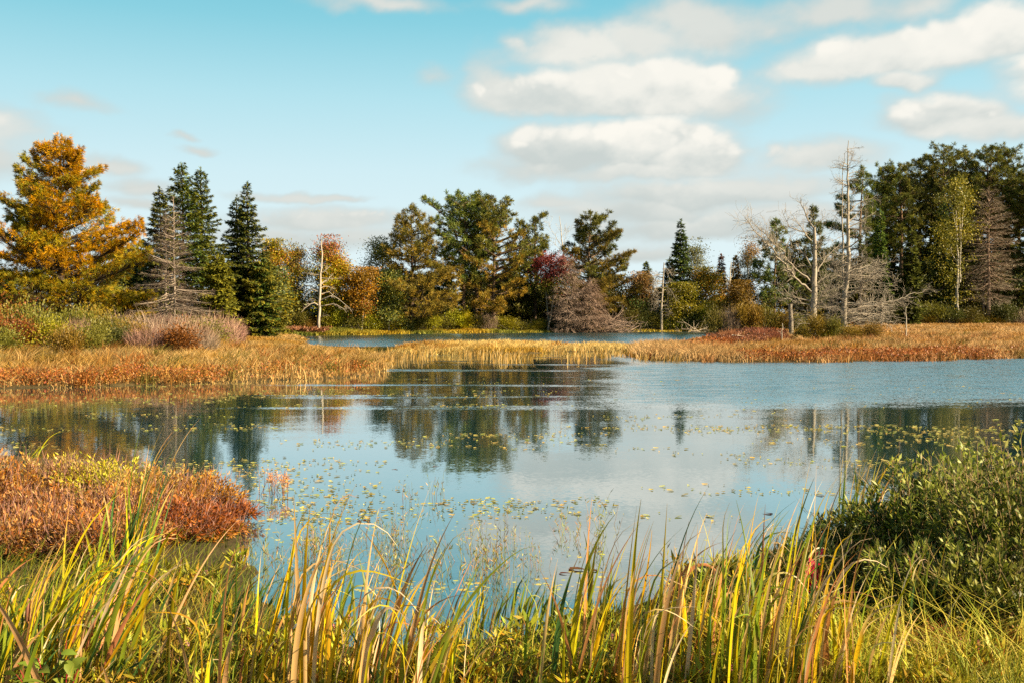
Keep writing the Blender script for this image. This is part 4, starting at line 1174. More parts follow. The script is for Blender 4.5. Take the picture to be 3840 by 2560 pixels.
heap('brush_heap', 'rounded heap of dead grey-brown branches at the water edge of the far shore', (2225, 2345), 1247, 1165, 90, 260, 1, [(.26, .18, .14), (.32, .23, .18), (.22, .16, .12)])
heap('driftwood_heap', 'low tangle of pale driftwood on the far shore below the poplar', (2560, 2650), 1246, 1215, 91, 60, 2, [(.42, .33, .25), (.34, .27, .2)])
g = Geo(); r = np.random.default_rng(3)
grow(g, r, P2W(2745, 1258, 54), [1, .1, -.1], 1.6, .045, 1, (.55, .42, .30), 3, -.1, .3, .5, 5)
solo('fallen_branch', g.mesh('fallen_branch', M_DEADWOOD), 'pale fallen branch lying across the red heath at the left tip of the right marsh', 'branch')


# ------------------------------------------------------------------ marsh grass
def in_poly_pts(rng, key, n, keep, box=None):
    P = POLY[key]
    lo, hi = P.min(0), P.max(0)
    if box is not None: lo = np.maximum(lo, box[0]); hi = np.minimum(hi, box[1])
    out = []
    tot = 0
    while tot < n:
        m = n * 2
        y = lo[1] * (hi[1] / max(lo[1], .5)) ** rng.random(m) if lo[1] > .5 else rng.uniform(lo[1], hi[1], m)
        x = rng.uniform(lo[0], hi[0], m)
        ok = np.abs(x) < y * .60 + 2
        x, y = x[ok], y[ok]
        sd = sd_poly(x, y, P) + (fbm(x * 1.1, y * .9, 21) - .5) * 1.4
        k = rng.random(len(x)) < keep(x, y, sd)
        out.append(np.stack([x[k], y[k], sd[k]], 1)); tot += k.sum()
    return np.concatenate(out)[:n]


def grass(g, rng, pts, h, w, cols, lean=(.12, .0), curl=.35, z=None):
    n = len(pts); x, y = pts[:, 0], pts[:, 1]
    z = ground_z(x, y) - .02 if z is None else z
    z = np.maximum(z, -.05)
    a = rng.random(n) * 6.3
    d = np.stack([np.cos(a) * curl * rng.random(n) + lean[0], np.sin(a) * curl * rng.random(n) + lean[1], np.ones(n)], 1)
    s = nrm(np.stack([np.cos(a + 1.57) + .6 * np.sign(np.cos(a + 1.57)), np.sin(a + 1.57) * .5, np.zeros(n)], 1)) * (w / 2)[:, None] if np.ndim(w) else nrm(np.stack([np.cos(a + 1.57) + .6 * np.sign(np.cos(a + 1.57)), np.sin(a + 1.57) * .5, np.zeros(n)], 1)) * w / 2
    b = np.stack([x, y, z], 1); H_ = h[:, None]
    m = b + d * H_ * .55; dd = d.copy(); dd[:, :2] *= 2.1
    t = b + dd * np.array([1, 1, .92]) * H_ * 1.0
    v = np.stack([b - s, b + s, m + s * .8, m - s * .8, t], 1).reshape(-1, 3)
    i = np.arange(n)[:, None] * 5
    c = np.repeat(cols, 5, axis=0)
    g.add(v, c, tri=i + np.array([[3, 2, 4]]), quad=i + np.array([[0, 1, 2, 3]]))


def patch_mix(x, y, sc, seed, stops):
    """colour patches: list of (upper bound of noise, colour)"""
    f = fbm(x * sc, y * sc, seed); f = np.clip((f - .22) / .56, 0, 1)
    c = np.zeros((len(x), 3)); xs = np.array([s[0] for s in stops])
    for k in range(3): c[:, k] = np.interp(f, xs, [s[1][k] for s in stops])
    return c


def tussocks(g, rng, P, n, hr, w, pals, reach=.16):
    i = rng.integers(len(P), size=n); c0 = P[i]
    for k in range(n):
        m = int(rng.integers(25, 70)); r_ = reach * rng.uniform(.5, 1.5)
        q = c0[k, :2] + rng.normal(0, r_, (m, 2))
        cc = pal(rng, 1, pals, None, .15)[0] * np.exp(rng.normal(0, .15, (m, 1)))
        grass(g, rng, q, rng.uniform(.5, 1.05, m) * rng.uniform(*hr), w, cc, (rng.normal(.14, .1), 0), .55)


TAN = (.57, .35, .135); STRAW = (.64, .45, .205); GOLDG = (.48, .28, .07); RUSTG = (.33, .135, .045); DRUST = (.24, .075, .035); OLG = (.22, .19, .05); GRN = (.13, .17, .04)
rng = np.random.default_rng(31)
# left marsh
p = in_poly_pts(rng, 'left', 150000, lambda x, y, sd: np.clip((sd + .3) * 2, 0, 1) * np.where(sd < 22, 1, .25))
c = patch_mix(p[:, 0], p[:, 1], .22, 4, [(0, TAN), (.3, TAN), (.55, STRAW), (.8, GOLDG), (1, TAN)])
dep = p[:, 2]
g1 = np.clip((dep - 4) / 8, 0, 1) * np.clip((-p[:, 0] - 9) / 6, 0, 1)
c = c * (1 - .55 * g1[:, None]) + np.array(OLG) * .55 * g1[:, None]
c *= np.exp(rng.normal(0, .2, (len(p), 1)))
h = (.10 + .30 * fbm(p[:, 0] * .5, p[:, 1] * .5, 6) + .34 * np.clip(fbm(p[:, 0] * 1.9, p[:, 1] * 1.5, 66) - .45, 0, 1) + rng.normal(0, .07, len(p))) * np.clip(.55 + dep * .3, .55, 1.05) * np.where(p[:, 1] > 38, .6, 1)
g = Geo(); grass(g, rng, p, np.clip(h, .12, 1), .008 + .0005 * p[:, 1], c, (.12, 0), .7)
tussocks(g, rng, p[(p[:, 1] < 40)], 420, (.34, .72), .02, [TAN, STRAW, GOLDG, RUSTG, OLG])
mass('marsh_grass', g.mesh('marsh_grass_left', M_GRASS), 'tan and gold marsh grass covering the left peninsula', 'grass')
# island
p = in_poly_pts(rng, 'isle', 46000, lambda x, y, sd: np.clip((sd + .15) * 1.5, 0, 1))
c = patch_mix(p[:, 0], p[:, 1], .25, 5, [(0, RUSTG), (.25, GOLDG), (.5, STRAW), (1, STRAW)])
c *= np.exp(rng.normal(0, .16, (len(p), 1)))
h = .05 + .22 * fbm(p[:, 0] * .3, p[:, 1] * .3, 7) + .35 * np.clip(fbm(p[:, 0] * 1.3, p[:, 1] * 1.1, 68) - .45, 0, 1) + rng.normal(0, .06, len(p))
g = Geo(); grass(g, rng, p, np.clip(h, .12, 1), .032, c, (.16, 0), .6)
tussocks(g, rng, p, 110, (.28, .50), .03, [STRAW, TAN, RUSTG], .25)
mass('marsh_grass', g.mesh('marsh_grass_isle', M_GRASS), 'pale straw-coloured grass of the low islet in mid-water', 'grass')
# right marsh
p = in_poly_pts(rng, 'right', 150000, lambda x, y, sd: np.clip((sd + .4) * 2, 0, 1))
c = patch_mix(p[:, 0], p[:, 1], .22, 9, [(0, GOLDG), (.3, TAN), (.55, STRAW), (.8, GOLDG), (1, (.36, .22, .07))])
pale = np.clip((10.5 - p[:, 0]) / 4, 0, 1)[:, None] * np.clip(1.2 - (p[:, 2] - 2.2) / 4, 0, 1)[:, None]
c = c * (1 - pale) + np.array(STRAW) * pale
fr = np.clip(1 - p[:, 2] / 2.6, 0, 1)[:, None] * np.clip((p[:, 0] - 8.5) / 3, 0, 1)[:, None] * .7 * np.clip((22 - p[:, 0]) / 6, .2, 1)[:, None]
c = c * (1 - fr) + np.array(RUSTG) * fr
c *= np.exp(rng.normal(0, .2, (len(p), 1)))
h = .06 + .2 * fbm(p[:, 0] * .4, p[:, 1] * .4, 8) + .34 * np.clip(fbm(p[:, 0] * 1.5, p[:, 1] * 1.2, 67) - .45, 0, 1) + rng.normal(0, .07, len(p))
h = h + .28 * pale[:, 0]
g = Geo(); grass(g, rng, p, np.clip(h, .1, 1), .009 + .0005 * p[:, 1], c, (.12, 0), .65)
tussocks(g, rng, p[(p[:, 1] < 66)], 460, (.30, .62), .03, [TAN, STRAW, GOLDG, RUSTG, OLG], .22)
mass('marsh_grass', g.mesh('marsh_grass_right', M_GRASS), 'rust and gold marsh grass covering the right point', 'grass')
# far shore
p = in_poly_pts(rng, 'far', 42000, lambda x, y, sd: np.clip((sd + .6) * 1.5, 0, 1) * (sd < 3.2) * (y < 112) * (x > -26) * (x < 26), (np.array([-28, 70]), np.array([26, 112])))
c = patch_mix(p[:, 0], p[:, 1], .3, 11, [(0, GOLDG), (.35, (.46, .30, .06)), (.7, (.34, .27, .06)), (1, (.2, .2, .045))])
bk = np.clip((p[:, 2] - .8) / 2, 0, 1)[:, None]
c = c * (1 - .7 * bk) + np.array((.19, .20, .04)) * .7 * bk
c *= np.exp(rng.normal(0, .18, (len(p), 1)))
h = (.16 + .45 * fbm(p[:, 0] * .5, p[:, 1] * .5, 12) ** 1.5 + .15 * bk[:, 0]) * rng.uniform(.6, 1.2, len(p))
g = Geo(); grass(g, rng, p, h, .075, c, (.06, 0), .7)
mass('shore_grass', g.mesh('shore_grass', M_GRASS), 'gold and green grass fringe along the far shore', 'grass')

# low heath: rust-red leafy cover along the marsh edges
def heath(name, label, key, n, keep, seed, palette, h=.42, leaf=.06, box=None):
    r = np.random.default_rng(seed)
    p = in_poly_pts(r, key, n, keep, box); g = Geo()
    hh = h * (.5 + .8 * fbm(p[:, 0] * 1.2, p[:, 1] * 1.2, seed))
    z = np.maximum(ground_z(p[:, 0], p[:, 1]), 0) + hh * r.random(n) ** .7
    d = r.normal(0, .7, (n, 3)) + [0, 0, .8]
    c = pal(r, n, palette, None, .28)
    L = leaf * (.6 + .8 * r.random(n)) * np.clip(p[:, 1] / 30, .7, 2.5)
    leaves(g, np.stack([p[:, 0], p[:, 1], z], 1), d, r.normal(0, 1, (n, 3)), L, L * .5, c, .45)
    mass(name, g.mesh(name, M_LEAF), label, 'heath')


HR = [(.40, .14, .045), (.30, .09, .04), (.46, .20, .06), (.22, .06, .04)]
heath('low_heath', 'rust-red leafy heath along the front edge of the left peninsula', 'left', 17000, lambda x, y, sd: np.clip((sd + .35) * 3, 0, 1) * np.clip((2.3 - sd), 0, 1) * np.where(x < -7.5, 1, .12) * (y < 31) * np.clip(fbm(x * .35, y * .35, 40) * 3 - .75, 0, 1), 51, HR + [(.40, .22, .07), (.32, .17, .06)], .34)
heath('low_heath', 'rust-red leafy heath along the front edge of the right point', 'right', 42000, lambda x, y, sd: np.clip((sd + .35) * 3, 0, 1) * np.clip((3.2 - sd), 0, 1) * (x > 8.5) * np.clip(fbm(x * .3, y * .3, 41) * 3 - .8, 0, 1), 52, [(.36, .15, .05), (.28, .105, .045), (.44, .22, .065)], .32)
heath('low_heath', 'dark red heath cushions at the foot of the pale bare dead tree', 'far', 9000, lambda x, y, sd: (sd > .2) * (sd < 2.0) * (x > -20.5) * (x < -14.6), 53, [(.24, .10, .06), (.18, .075, .05)], .5, .07, (np.array([-21, 70]), np.array([-14, 95])))
heath('low_heath', 'dark red heath at the back of the right point beside the inner water', 'right', 16000, lambda x, y, sd: (sd > .2) * (sd < 4) * (y > 50) * (x > 11.5) * (x < 19), 54, [(.24, .11, .06), (.19, .085, .05), (.3, .15, .06)], .5, .055, (np.array([10, 48]), np.array([19, 80])))

# reed stems standing in the water by the islet
rng = np.random.default_rng(37)
n = 2600
x = rng.uniform(-6.2, 6.5, n); y = rng.uniform(36, 45, n)
k = (fbm(x * .8, y * .5, 77) > .52) & (x > (y - 60) * .35) & (sd_poly(x, y, POLY['isle']) < 0); x, y = x[k], y[k]
p = np.stack([x, y], 1); c = pal(rng, len(p), [STRAW, TAN, GOLDG], None, .2)
g = Geo(); grass(g, rng, p, rng.uniform(.2, .5, len(p)), .028, c, (.1, 0), .3, np.full(len(p), -.05))
mass('water_reeds', g.mesh('water_reeds', M_GRASS), 'thin straw reeds standing in the shallow water by the islet', 'reeds')

# ------------------------------------------------------------------ the near bank
C_GRN = (.20, .25, .036); C_DGR = (.06, .12, .036); C_YEL = (.52, .44, .05); C_TAN = (.68, .44, .21); C_RTAN = (.54, .26, .12); C_GOLD = (.60, .38, .055); C_PALE = (.74, .57, .37); C_BRN = (.26, .13, .06)


def blades(g, rng, n, Hm, lean, fan, mix, w=(.014, .024), bent=.25, rad=.05, az0=0.0, curve=.35, S=17):
    """sword leaves from one root: lean = mean tilt toward azimuth az0 (0 = to the right)"""
    ln = Hm * rng.uniform(.55, 1.06, n) * (1 + .15 * lean)
    th0 = np.abs(rng.normal(lean * .55, fan, n)); cv = rng.normal(curve, .22, n) + lean * .5
    ph = az0 + rng.normal(0, .45, n) + np.where(rng.random(n) < .18, rng.normal(0, 1.6, n), 0)
    bk = rng.random(n) < bent
    tk = rng.uniform(.45, .85, n); ba = np.where(bk, rng.uniform(.7, 2.0, n), 0)
    t = np.linspace(0, 1, S)
    sm = np.clip((t[None] - tk[:, None]) / .36, 0, 1); sm = sm * sm * (3 - 2 * sm)
    th = th0[:, None] + cv[:, None] * 1.25 * t[None] ** 2.4 + ba[:, None] * sm
    ds = ln[:, None] / (S - 1)
    dx = np.sin(th) * ds; dz = np.cos(th) * ds
    r = np.cumsum(dx, 1) - dx; z = np.cumsum(dz, 1) - dz
    bx = rng.normal(0, rad, n); by = rng.normal(0, rad, n)
    P = np.stack([bx[:, None] + r * np.cos(ph)[:, None], by[:, None] + r * np.sin(ph)[:, None], z - .03], -1)
    T = nrm(np.gradient(P, axis=1))
    tw = rng.uniform(-1.3, 1.3, n)[:, None] + rng.normal(0, .7, n)[:, None] * t[None]
    hx = np.stack([-np.sin(ph), np.cos(ph), 0 * ph], 1)[:, None, :] * np.ones((1, S, 1))
    N = nrm(np.cross(hx, T)); sd = hx * np.cos(tw)[..., None] + N * np.sin(tw)[..., None]; nn = np.cross(T, sd)
    wd = (w[0] + (w[1] - w[0]) * rng.random(n) ** 2.0)[:, None] * np.clip(.62 + 2.5 * t[None], 0, 1) * np.clip((1 - t[None]) / .52, .04, 1) ** .9
    v = np.stack([P - sd * wd[..., None] * .5, P + nn * wd[..., None] * .16, P + sd * wd[..., None] * .5], 2)     # n,S,3,3
    keys = [C_GRN, C_YEL, C_TAN, C_RTAN, C_GOLD, C_DGR, C_PALE]
    ci = rng.choice(7, n, p=np.asarray(mix, float) / np.sum(mix))
    base = np.array(keys)[ci] * np.exp(rng.normal(0, .15, (n, 1)))
    tip = np.where(rng.random((n, 1)) < .5, np.array(C_TAN), np.where(rng.random((n, 1)) < .5, np.array(C_GOLD), np.array(C_RTAN)))
    tip = np.where(bk[:, None], np.array(C_PALE), tip)
    tt = np.clip((t[None] - rng.uniform(.55, 1.1, n)[:, None]) / .3, 0, 1)[..., None]
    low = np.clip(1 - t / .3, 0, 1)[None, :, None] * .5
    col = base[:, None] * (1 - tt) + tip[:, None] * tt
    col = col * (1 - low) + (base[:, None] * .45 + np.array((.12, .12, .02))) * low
    sp = (rng.random((n, S, 1)) < .05) * .55
    col = col * (1 - sp) + np.array(C_BRN) * sp
    col = np.repeat(col[:, :, None, :], 3, axis=2)
    b = np.arange(n)[:, None, None] * (S * 3) + np.arange(S - 1)[None, :, None] * 3 + np.arange(2)[None, None, :]
    q = np.stack([b, b + 1, b + 4, b + 3], -1).reshape(-1, 4)
    g.add(v.reshape(-1, 3), col.reshape(-1, 3), quad=q)


def D2P(x, y): return x * 1.6327, y * 1.6327


#       name of mixture: green, yellow, tan, red-tan, gold, dark green, pale
MIX = {'fresh': (5, 2, .6, .2, .6, 3, .2), 'mixed': (3, 3, 1.6, 1, 1.4, 1, .6), 'dry': (1, 2, 3, 2, 2, .3, 1.5), 'dark': (3, .6, .4, .2, .2, 5, .4), 'yellow': (2, 3.6, 1.8, .9, 2, .6, .7)}
# base x, base y, tip x, tip y (2352-wide view), number, mixture, bent share, label
CT = [
    (15, 1590, 150, 1285, 18, 'mixed', .2, 'cattail clump at the left edge with tan-tipped blades blown to the right'),
    (-30, 1560, 90, 1290, 14, 'mixed', .25, 'cattail clump cut by the left edge, its blades crossing the leafy brown shrubs'),
    (75, 1590, 250, 1330, 18, 'mixed', .2, 'low cattail clump with orange streaked blades near the lower left corner'),
    (150, 1580, 385, 1268, 18, 'yellow', .15, 'cattail clump with long yellow-green blades arching far right over the rusty shrubs'),
    (110, 1530, 300, 1225, 16, 'fresh', .1, 'green cattail clump slanting right before the rusty shrubs'),
    (205, 1600, 330, 1420, 12, 'dark', .1, 'dark green slanting cattail clump beside the broad-leaved dogwood'),
    (305, 1340, 385, 1012, 16, 'dark', .0, 'tall dark green cattail clump rising above the rusty shrubs against the water'),
    (285, 1370, 355, 1130, 12, 'fresh', .1, 'green cattail clump at the foot of the tall dark one'),
    (255, 1480, 375, 1275, 12, 'mixed', .2, 'cattail clump with a bent straw tip in front of the tall dark one'),
    (70, 1075, 122, 1016, 7, 'fresh', .1, 'small green cattail clump peeking over the back of the rusty shrubs'),
    (5, 1090, 22, 1030, 6, 'dry', .3, 'small straw-tipped cattail clump at the left edge behind the rusty shrubs'),
    (415, 1600, 432, 1385, 8, 'yellow', .25, 'sparse yellow cattail clump standing alone in the grass, left of the open water'),
    (480, 1600, 512, 1370, 9, 'yellow', .3, 'sparse cattail clump with curled tan ends in the grass beside the inlet'),
    (520, 1520, 590, 1290, 12, 'fresh', .1, 'green cattail clump at the left side of the inlet'),
    (565, 1475, 655, 1325, 12, 'dark', .05, 'dark green cattail clump leaning over the inlet'),
    (545, 1600, 600, 1440, 9, 'yellow', .2, 'short yellow cattail clump at the bottom edge below the inlet'),
    (700, 1600, 770, 1180, 15, 'dry', .5, 'tall straw and red cattail clump with broken tips, left one of the central pair'),
    (735, 1600, 835, 1168, 14, 'dry', .45, 'tall tan cattail clump with windblown pale tips, right one of the central pair'),
    (720, 1480, 745, 1350, 8, 'dark', .1, 'dark green cattail clump tucked behind the central tall pair'),
    (810, 1600, 905, 1300, 12, 'yellow', .3, 'yellow cattail clump right of the central tall pair'),
    (850, 1600, 955, 1245, 15, 'yellow', .25, 'broad yellow-green cattail clump with gold tips at the middle of the bank'),
    (800, 1470, 870, 1295, 9, 'mixed', .5, 'cattail clump with drooping pale ends behind the yellow one'),
    (905, 1600, 1005, 1290, 12, 'mixed', .3, 'cattail clump with an orange dark-pointed blade at the middle of the bank'),
    (960, 1600, 1060, 1360, 10, 'dry', .55, 'dry cattail clump with arching straw tips over the water'),
    (1000, 1600, 1045, 1430, 8, 'mixed', .3, 'short cattail clump with one red-brown leaf, bottom centre of the photo'),
    (1110, 1440, 1150, 1318, 22, 'fresh', .05, 'fan-shaped fresh green clump of narrow sword leaves at the waterline'),
    (1165, 1430, 1200, 1335, 14, 'fresh', .05, 'second fresh green fan right of the fan-shaped clump'),
    (1230, 1450, 1260, 1340, 12, 'fresh', .1, 'thin green sedge-like cattail clump standing in the shallows'),
    (1080, 1500, 1110, 1390, 8, 'mixed', .2, 'low cattail clump below the fan-shaped fresh one'),
    (1300, 1600, 1320, 1330, 9, 'fresh', .1, 'slender green cattail clump left of the right-hand stand'),
    (1335, 1600, 1395, 1228, 14, 'mixed', .25, 'cattail clump with one tall gold blade left of the right-hand stand'),
    (1395, 1480, 1415, 1235, 10, 'dark', .1, 'dark green cattail clump against the pale cloud reflection'),
    (1440, 1600, 1490, 1330, 9, 'dry', .4, 'dry cattail clump with curled pale ends beside the water gap'),
    (1490, 1600, 1560, 1205, 14, 'yellow', .1, 'upright yellow-green cattail clump with a red-tipped blade at the left of the right-hand stand'),
    (1530, 1520, 1592, 1240, 11, 'mixed', .2, 'cattail clump with gold upright blades at the left of the right-hand stand'),
    (1600, 1560, 1622, 1175, 12, 'dry', .4, 'red-brown cattail clump with thin curling tip in the right-hand stand'),
    (1640, 1600, 1668, 1185, 13, 'mixed', .35, 'cattail clump with dark red blades in the right-hand stand'),
    (1665, 1530, 1735, 1210, 12, 'fresh', .2, 'green cattail clump bowed to the right in the right-hand stand'),
    (1695, 1600, 1760, 1250, 13, 'yellow', .3, 'yellow cattail clump at the middle of the right-hand stand'),
    (1735, 1600, 1800, 1215, 13, 'mixed', .35, 'cattail clump with whitish folded blades in the right-hand stand'),
    (1770, 1540, 1822, 1140, 12, 'yellow', .1, 'tallest yellow-green cattail clump of the right-hand stand'),
    (1805, 1600, 1850, 1230, 13, 'dry', .45, 'straw cattail clump left of the crimson leaves'),
    (1850, 1600, 1895, 1265, 12, 'mixed', .3, 'cattail clump right below the crimson leaves'),
    (1895, 1600, 1925, 1240, 12, 'yellow', .3, 'yellow cattail clump before the left side of the green willow'),
    (1935, 1600, 1950, 1250, 12, 'dry', .35, 'orange-brown cattail clump at the right end of the stand before the green willow'),
    (1690, 1400, 1740, 1190, 10, 'dry', .6, 'pale windswept cattail clump at the back of the right-hand stand'),
    (1760, 1400, 1800, 1200, 10, 'dry', .6, 'straw cattail clump with folded tips at the back of the right-hand stand'),
    (1835, 1390, 1900, 1210, 10, 'mixed', .5, 'cattail clump with silvery bent ends behind the crimson leaves'),
    (1880, 1330, 1940, 1140, 10, 'dark', .2, 'dark blue-green cattail clump in the water left of the green willow'),
    (1955, 1280, 2010, 1065, 12, 'fresh', .1, 'tall fresh cattail clump beside the left shoulder of the green willow'),
    (1985, 1270, 2065, 1080, 12, 'yellow', .25, 'yellow-tipped cattail clump behind the left shoulder of the green willow'),
    (2040, 1215, 2120, 1090, 11, 'dry', .4, 'straw cattail clump behind the green willow, blown flat to the right'),
    (2090, 1200, 2180, 1095, 11, 'mixed', .4, 'cattail clump behind the green willow with gold slanting tips'),
    (2160, 1180, 2220, 1085, 10, 'dry', .4, 'straw cattail clump farthest right behind the green willow'),
    (2105, 1510, 2140, 1255, 10, 'dark', .15, 'grey-green sword-leaf clump in front of the shadowed willow'),
    (2060, 1520, 2065, 1390, 8, 'fresh', .2, 'short green clump left of the grey-green sword leaves'),
    (2150, 1530, 2230, 1360, 6, 'dry', .6, 'few tan arching leaves right of the grey-green sword leaves'),
]


def bank_spot(px, py):
    x, y = WP(px, min(py, 2560))
    if py > 2560: y = 6719 / (py + 130 - HOR); x = (px - CX) / F * y
    return x, y


HEAD = None
for i, (bx, by, tx, ty, n, mix, bent, lb) in enumerate(CT):
    r = np.random.default_rng(300 + i)
    px, py = D2P(bx, by)
    x, y = bank_spot(px, py); z = max(gz(x, y), -.12)
    tp = P2W(*D2P(tx, ty), y)
    hz = tp.z - z; run = tp.x - x
    g = Geo(); ln = math.hypot(hz, run); lean = math.atan2(run, hz)
    dry = mix == 'dry'
    wf = 1.0 if y < 6.5 else .85
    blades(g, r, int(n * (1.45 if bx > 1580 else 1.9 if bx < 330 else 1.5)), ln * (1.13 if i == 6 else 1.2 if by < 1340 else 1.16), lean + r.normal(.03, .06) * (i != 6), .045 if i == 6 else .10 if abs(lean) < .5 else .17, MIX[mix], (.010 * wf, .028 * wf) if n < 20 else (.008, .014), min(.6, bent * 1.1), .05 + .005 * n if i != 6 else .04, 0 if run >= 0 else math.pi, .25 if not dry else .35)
    if i == 3:
        t = thing('cattail', lb, 'cattail', (x, y, z))
        part('leaves', g.mesh('cattail_leaves', M_BLADE, True), t)
        h = Geo(); q = P2W(101, 2330, y) - Vector((x, y, z)); q2 = P2W(108, 2240, y) - Vector((x, y, z))
        tube(h, [(q.x * .6, q.y, 0), tuple(q)], .004, 5, (.3, .25, .08)); tube(h, [tuple(q), tuple(q + (q2 - q) * .06), tuple(q + (q2 - q) * .94), tuple(q2)], [.004, .0105, .0105, .004], 8, (.36, .17, .12))
        part('seed_head', h.mesh('cattail_head', M_BLADE, True), t)
    else:
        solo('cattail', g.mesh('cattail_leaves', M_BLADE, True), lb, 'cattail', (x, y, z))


# leafy shrubs of the bank
def willow(seed, w, h, nst, nl, leaf, wl, palette, tip=None, up=.8, stemcol=(.20, .13, .06), fill=.55):
    """many arching stems, lance-shaped leaves set along them"""
    r = np.random.default_rng(seed); gs, gl = Geo(), Geo()
    for s in range(nst):
        a = r.random() * 6.3; rr = r.random() ** .55
        e = np.array([math.cos(a) * w * .5 * rr, math.sin(a) * w * .5 * rr, h * (1.0 - .42 * rr ** 2) * r.uniform(.5, 1.12)])
        b = e * [.35, .35, 0] + r.normal(0, .03, 3) * [1, 1, 0]
        t = np.linspace(0, 1, 6)[:, None]
        bow = np.array([e[0], e[1], 0]) * .18
        P = b + (e - b) * t + bow * np.sin(t * 3.14) * .5 + r.normal(0, .008, (6, 3))
        tube(gs, P, np.linspace(.0055, .0016, 6), 3, np.array(stemcol) * r.uniform(.7, 1.3))
        n = int(nl * r.uniform(.7, 1.3)); u = (1 - fill) + fill * r.random(n) if s % 3 else r.random(n)
        u = np.clip(u, .08, 1)
        q = np.stack([np.interp(u, t[:, 0], P[:, k]) for k in range(3)], 1)
        T = nrm(e - b); sd = r.normal(0, 1, (n, 3))
        d = T * up * (.6 + u[:, None] * .6) + nrm(sd) * .9; d[:, 2] += .12
        c = .5 * pal(r, n, palette, None, .22) + .5 * pal(r, 1, palette, None, .3)
        if tip is not None:
            k = u > .86; c[k] = pal(r, k.sum(), tip, None, .15)
        N = r.normal(0, .5, (n, 3)) + [0, 0, 1]
        leaves(gl, q + sd * .012, d, np.cross(d, N), leaf * (.4 + .9 * r.random(n)), leaf * wl * r.uniform(.7, 1.25, n), c, .45, .12)
    # bare twigs poking out
    m = nst * 3; a = r.random(m) * 6.3; q = r.random(m) ** .6
    b0 = np.stack([np.cos(a) * w * .46 * q, np.sin(a) * w * .46 * q, h * r.uniform(.25, .85, m)], 1)
    leaves(gs, b0, np.stack([np.cos(a) * .4, np.sin(a) * .4, np.ones(m)], 1) + r.normal(0, .35, (m, 3)), r.normal(0, 1, (m, 3)), r.uniform(.06, .2, m), .0035, pal(r, m, [np.array(stemcol) * 1.3, np.array(stemcol) * .8 + .05], None, .2), .3)
    return gs, gl


def bank_bush(name, label, px, d, top, w, seed, **k):
    x = P2W(px, HOR, d).x; z = max(gz(x, d), -.05); h = P2W(px, top, d).z - z
    gs, gl = willow(seed, w, h, **k)
    t = thing(name, label, 'shrub', (x, d, z))
    part('stems', gs.mesh(name + '_stems', M_BARK), t); part('foliage', gl.mesh(name + '_leaves', M_LEAF), t)


WG = [(.065, .10, .014), (.105, .13, .02), (.04, .066, .012), (.16, .17, .03), (.12, .10, .024)]
WT = [(.24, .25, .05), (.32, .30, .08), (.18, .20, .04)]
for i, (px, d, top, w, nst, lb) in enumerate([
    (3690, 6.5, 1690, 1.15, 120, 'tallest green willow shrub at the right with upright leafy tips'), (3460, 6.4, 1745, .95, 95, 'green willow shrub with one tall shoot, beside the tallest willow'),
    (3265, 6.5, 1900, .85, 85, 'green willow shrub at the left shoulder of the willow thicket'), (3890, 5.7, 1665, 1.2, 130, 'dark green willow shrub cut by the right edge of the photo'),
    (4170, 6.2, 1680, 1.2, 110, 'green willow shrub just beyond the right edge of the photo'), (3060, 6.1, 2030, .75, 70, 'low olive willow shrub behind the crimson leaves'), (3530, 5.5, 2040, 1.0, 110, 'shadowed willow shrub behind the grey-green sword leaves'),
    (3760, 5.2, 2080, 1.0, 110, 'dark shadowed willow shrub in the lower right'), (2760, 6.0, 2130, .7, 55, 'small olive willow shrub among the back of the right-hand cattails'), (3280, 5.6, 2200, .8, 75, 'low willow shrub between the cattail stand and the shadowed willow')]):
    bank_bush('willow_shrub', lb, px, d, top, w, 400 + i, nst=int(nst * 1.2), nl=66, leaf=.05, wl=.34, palette=WG, tip=WT)
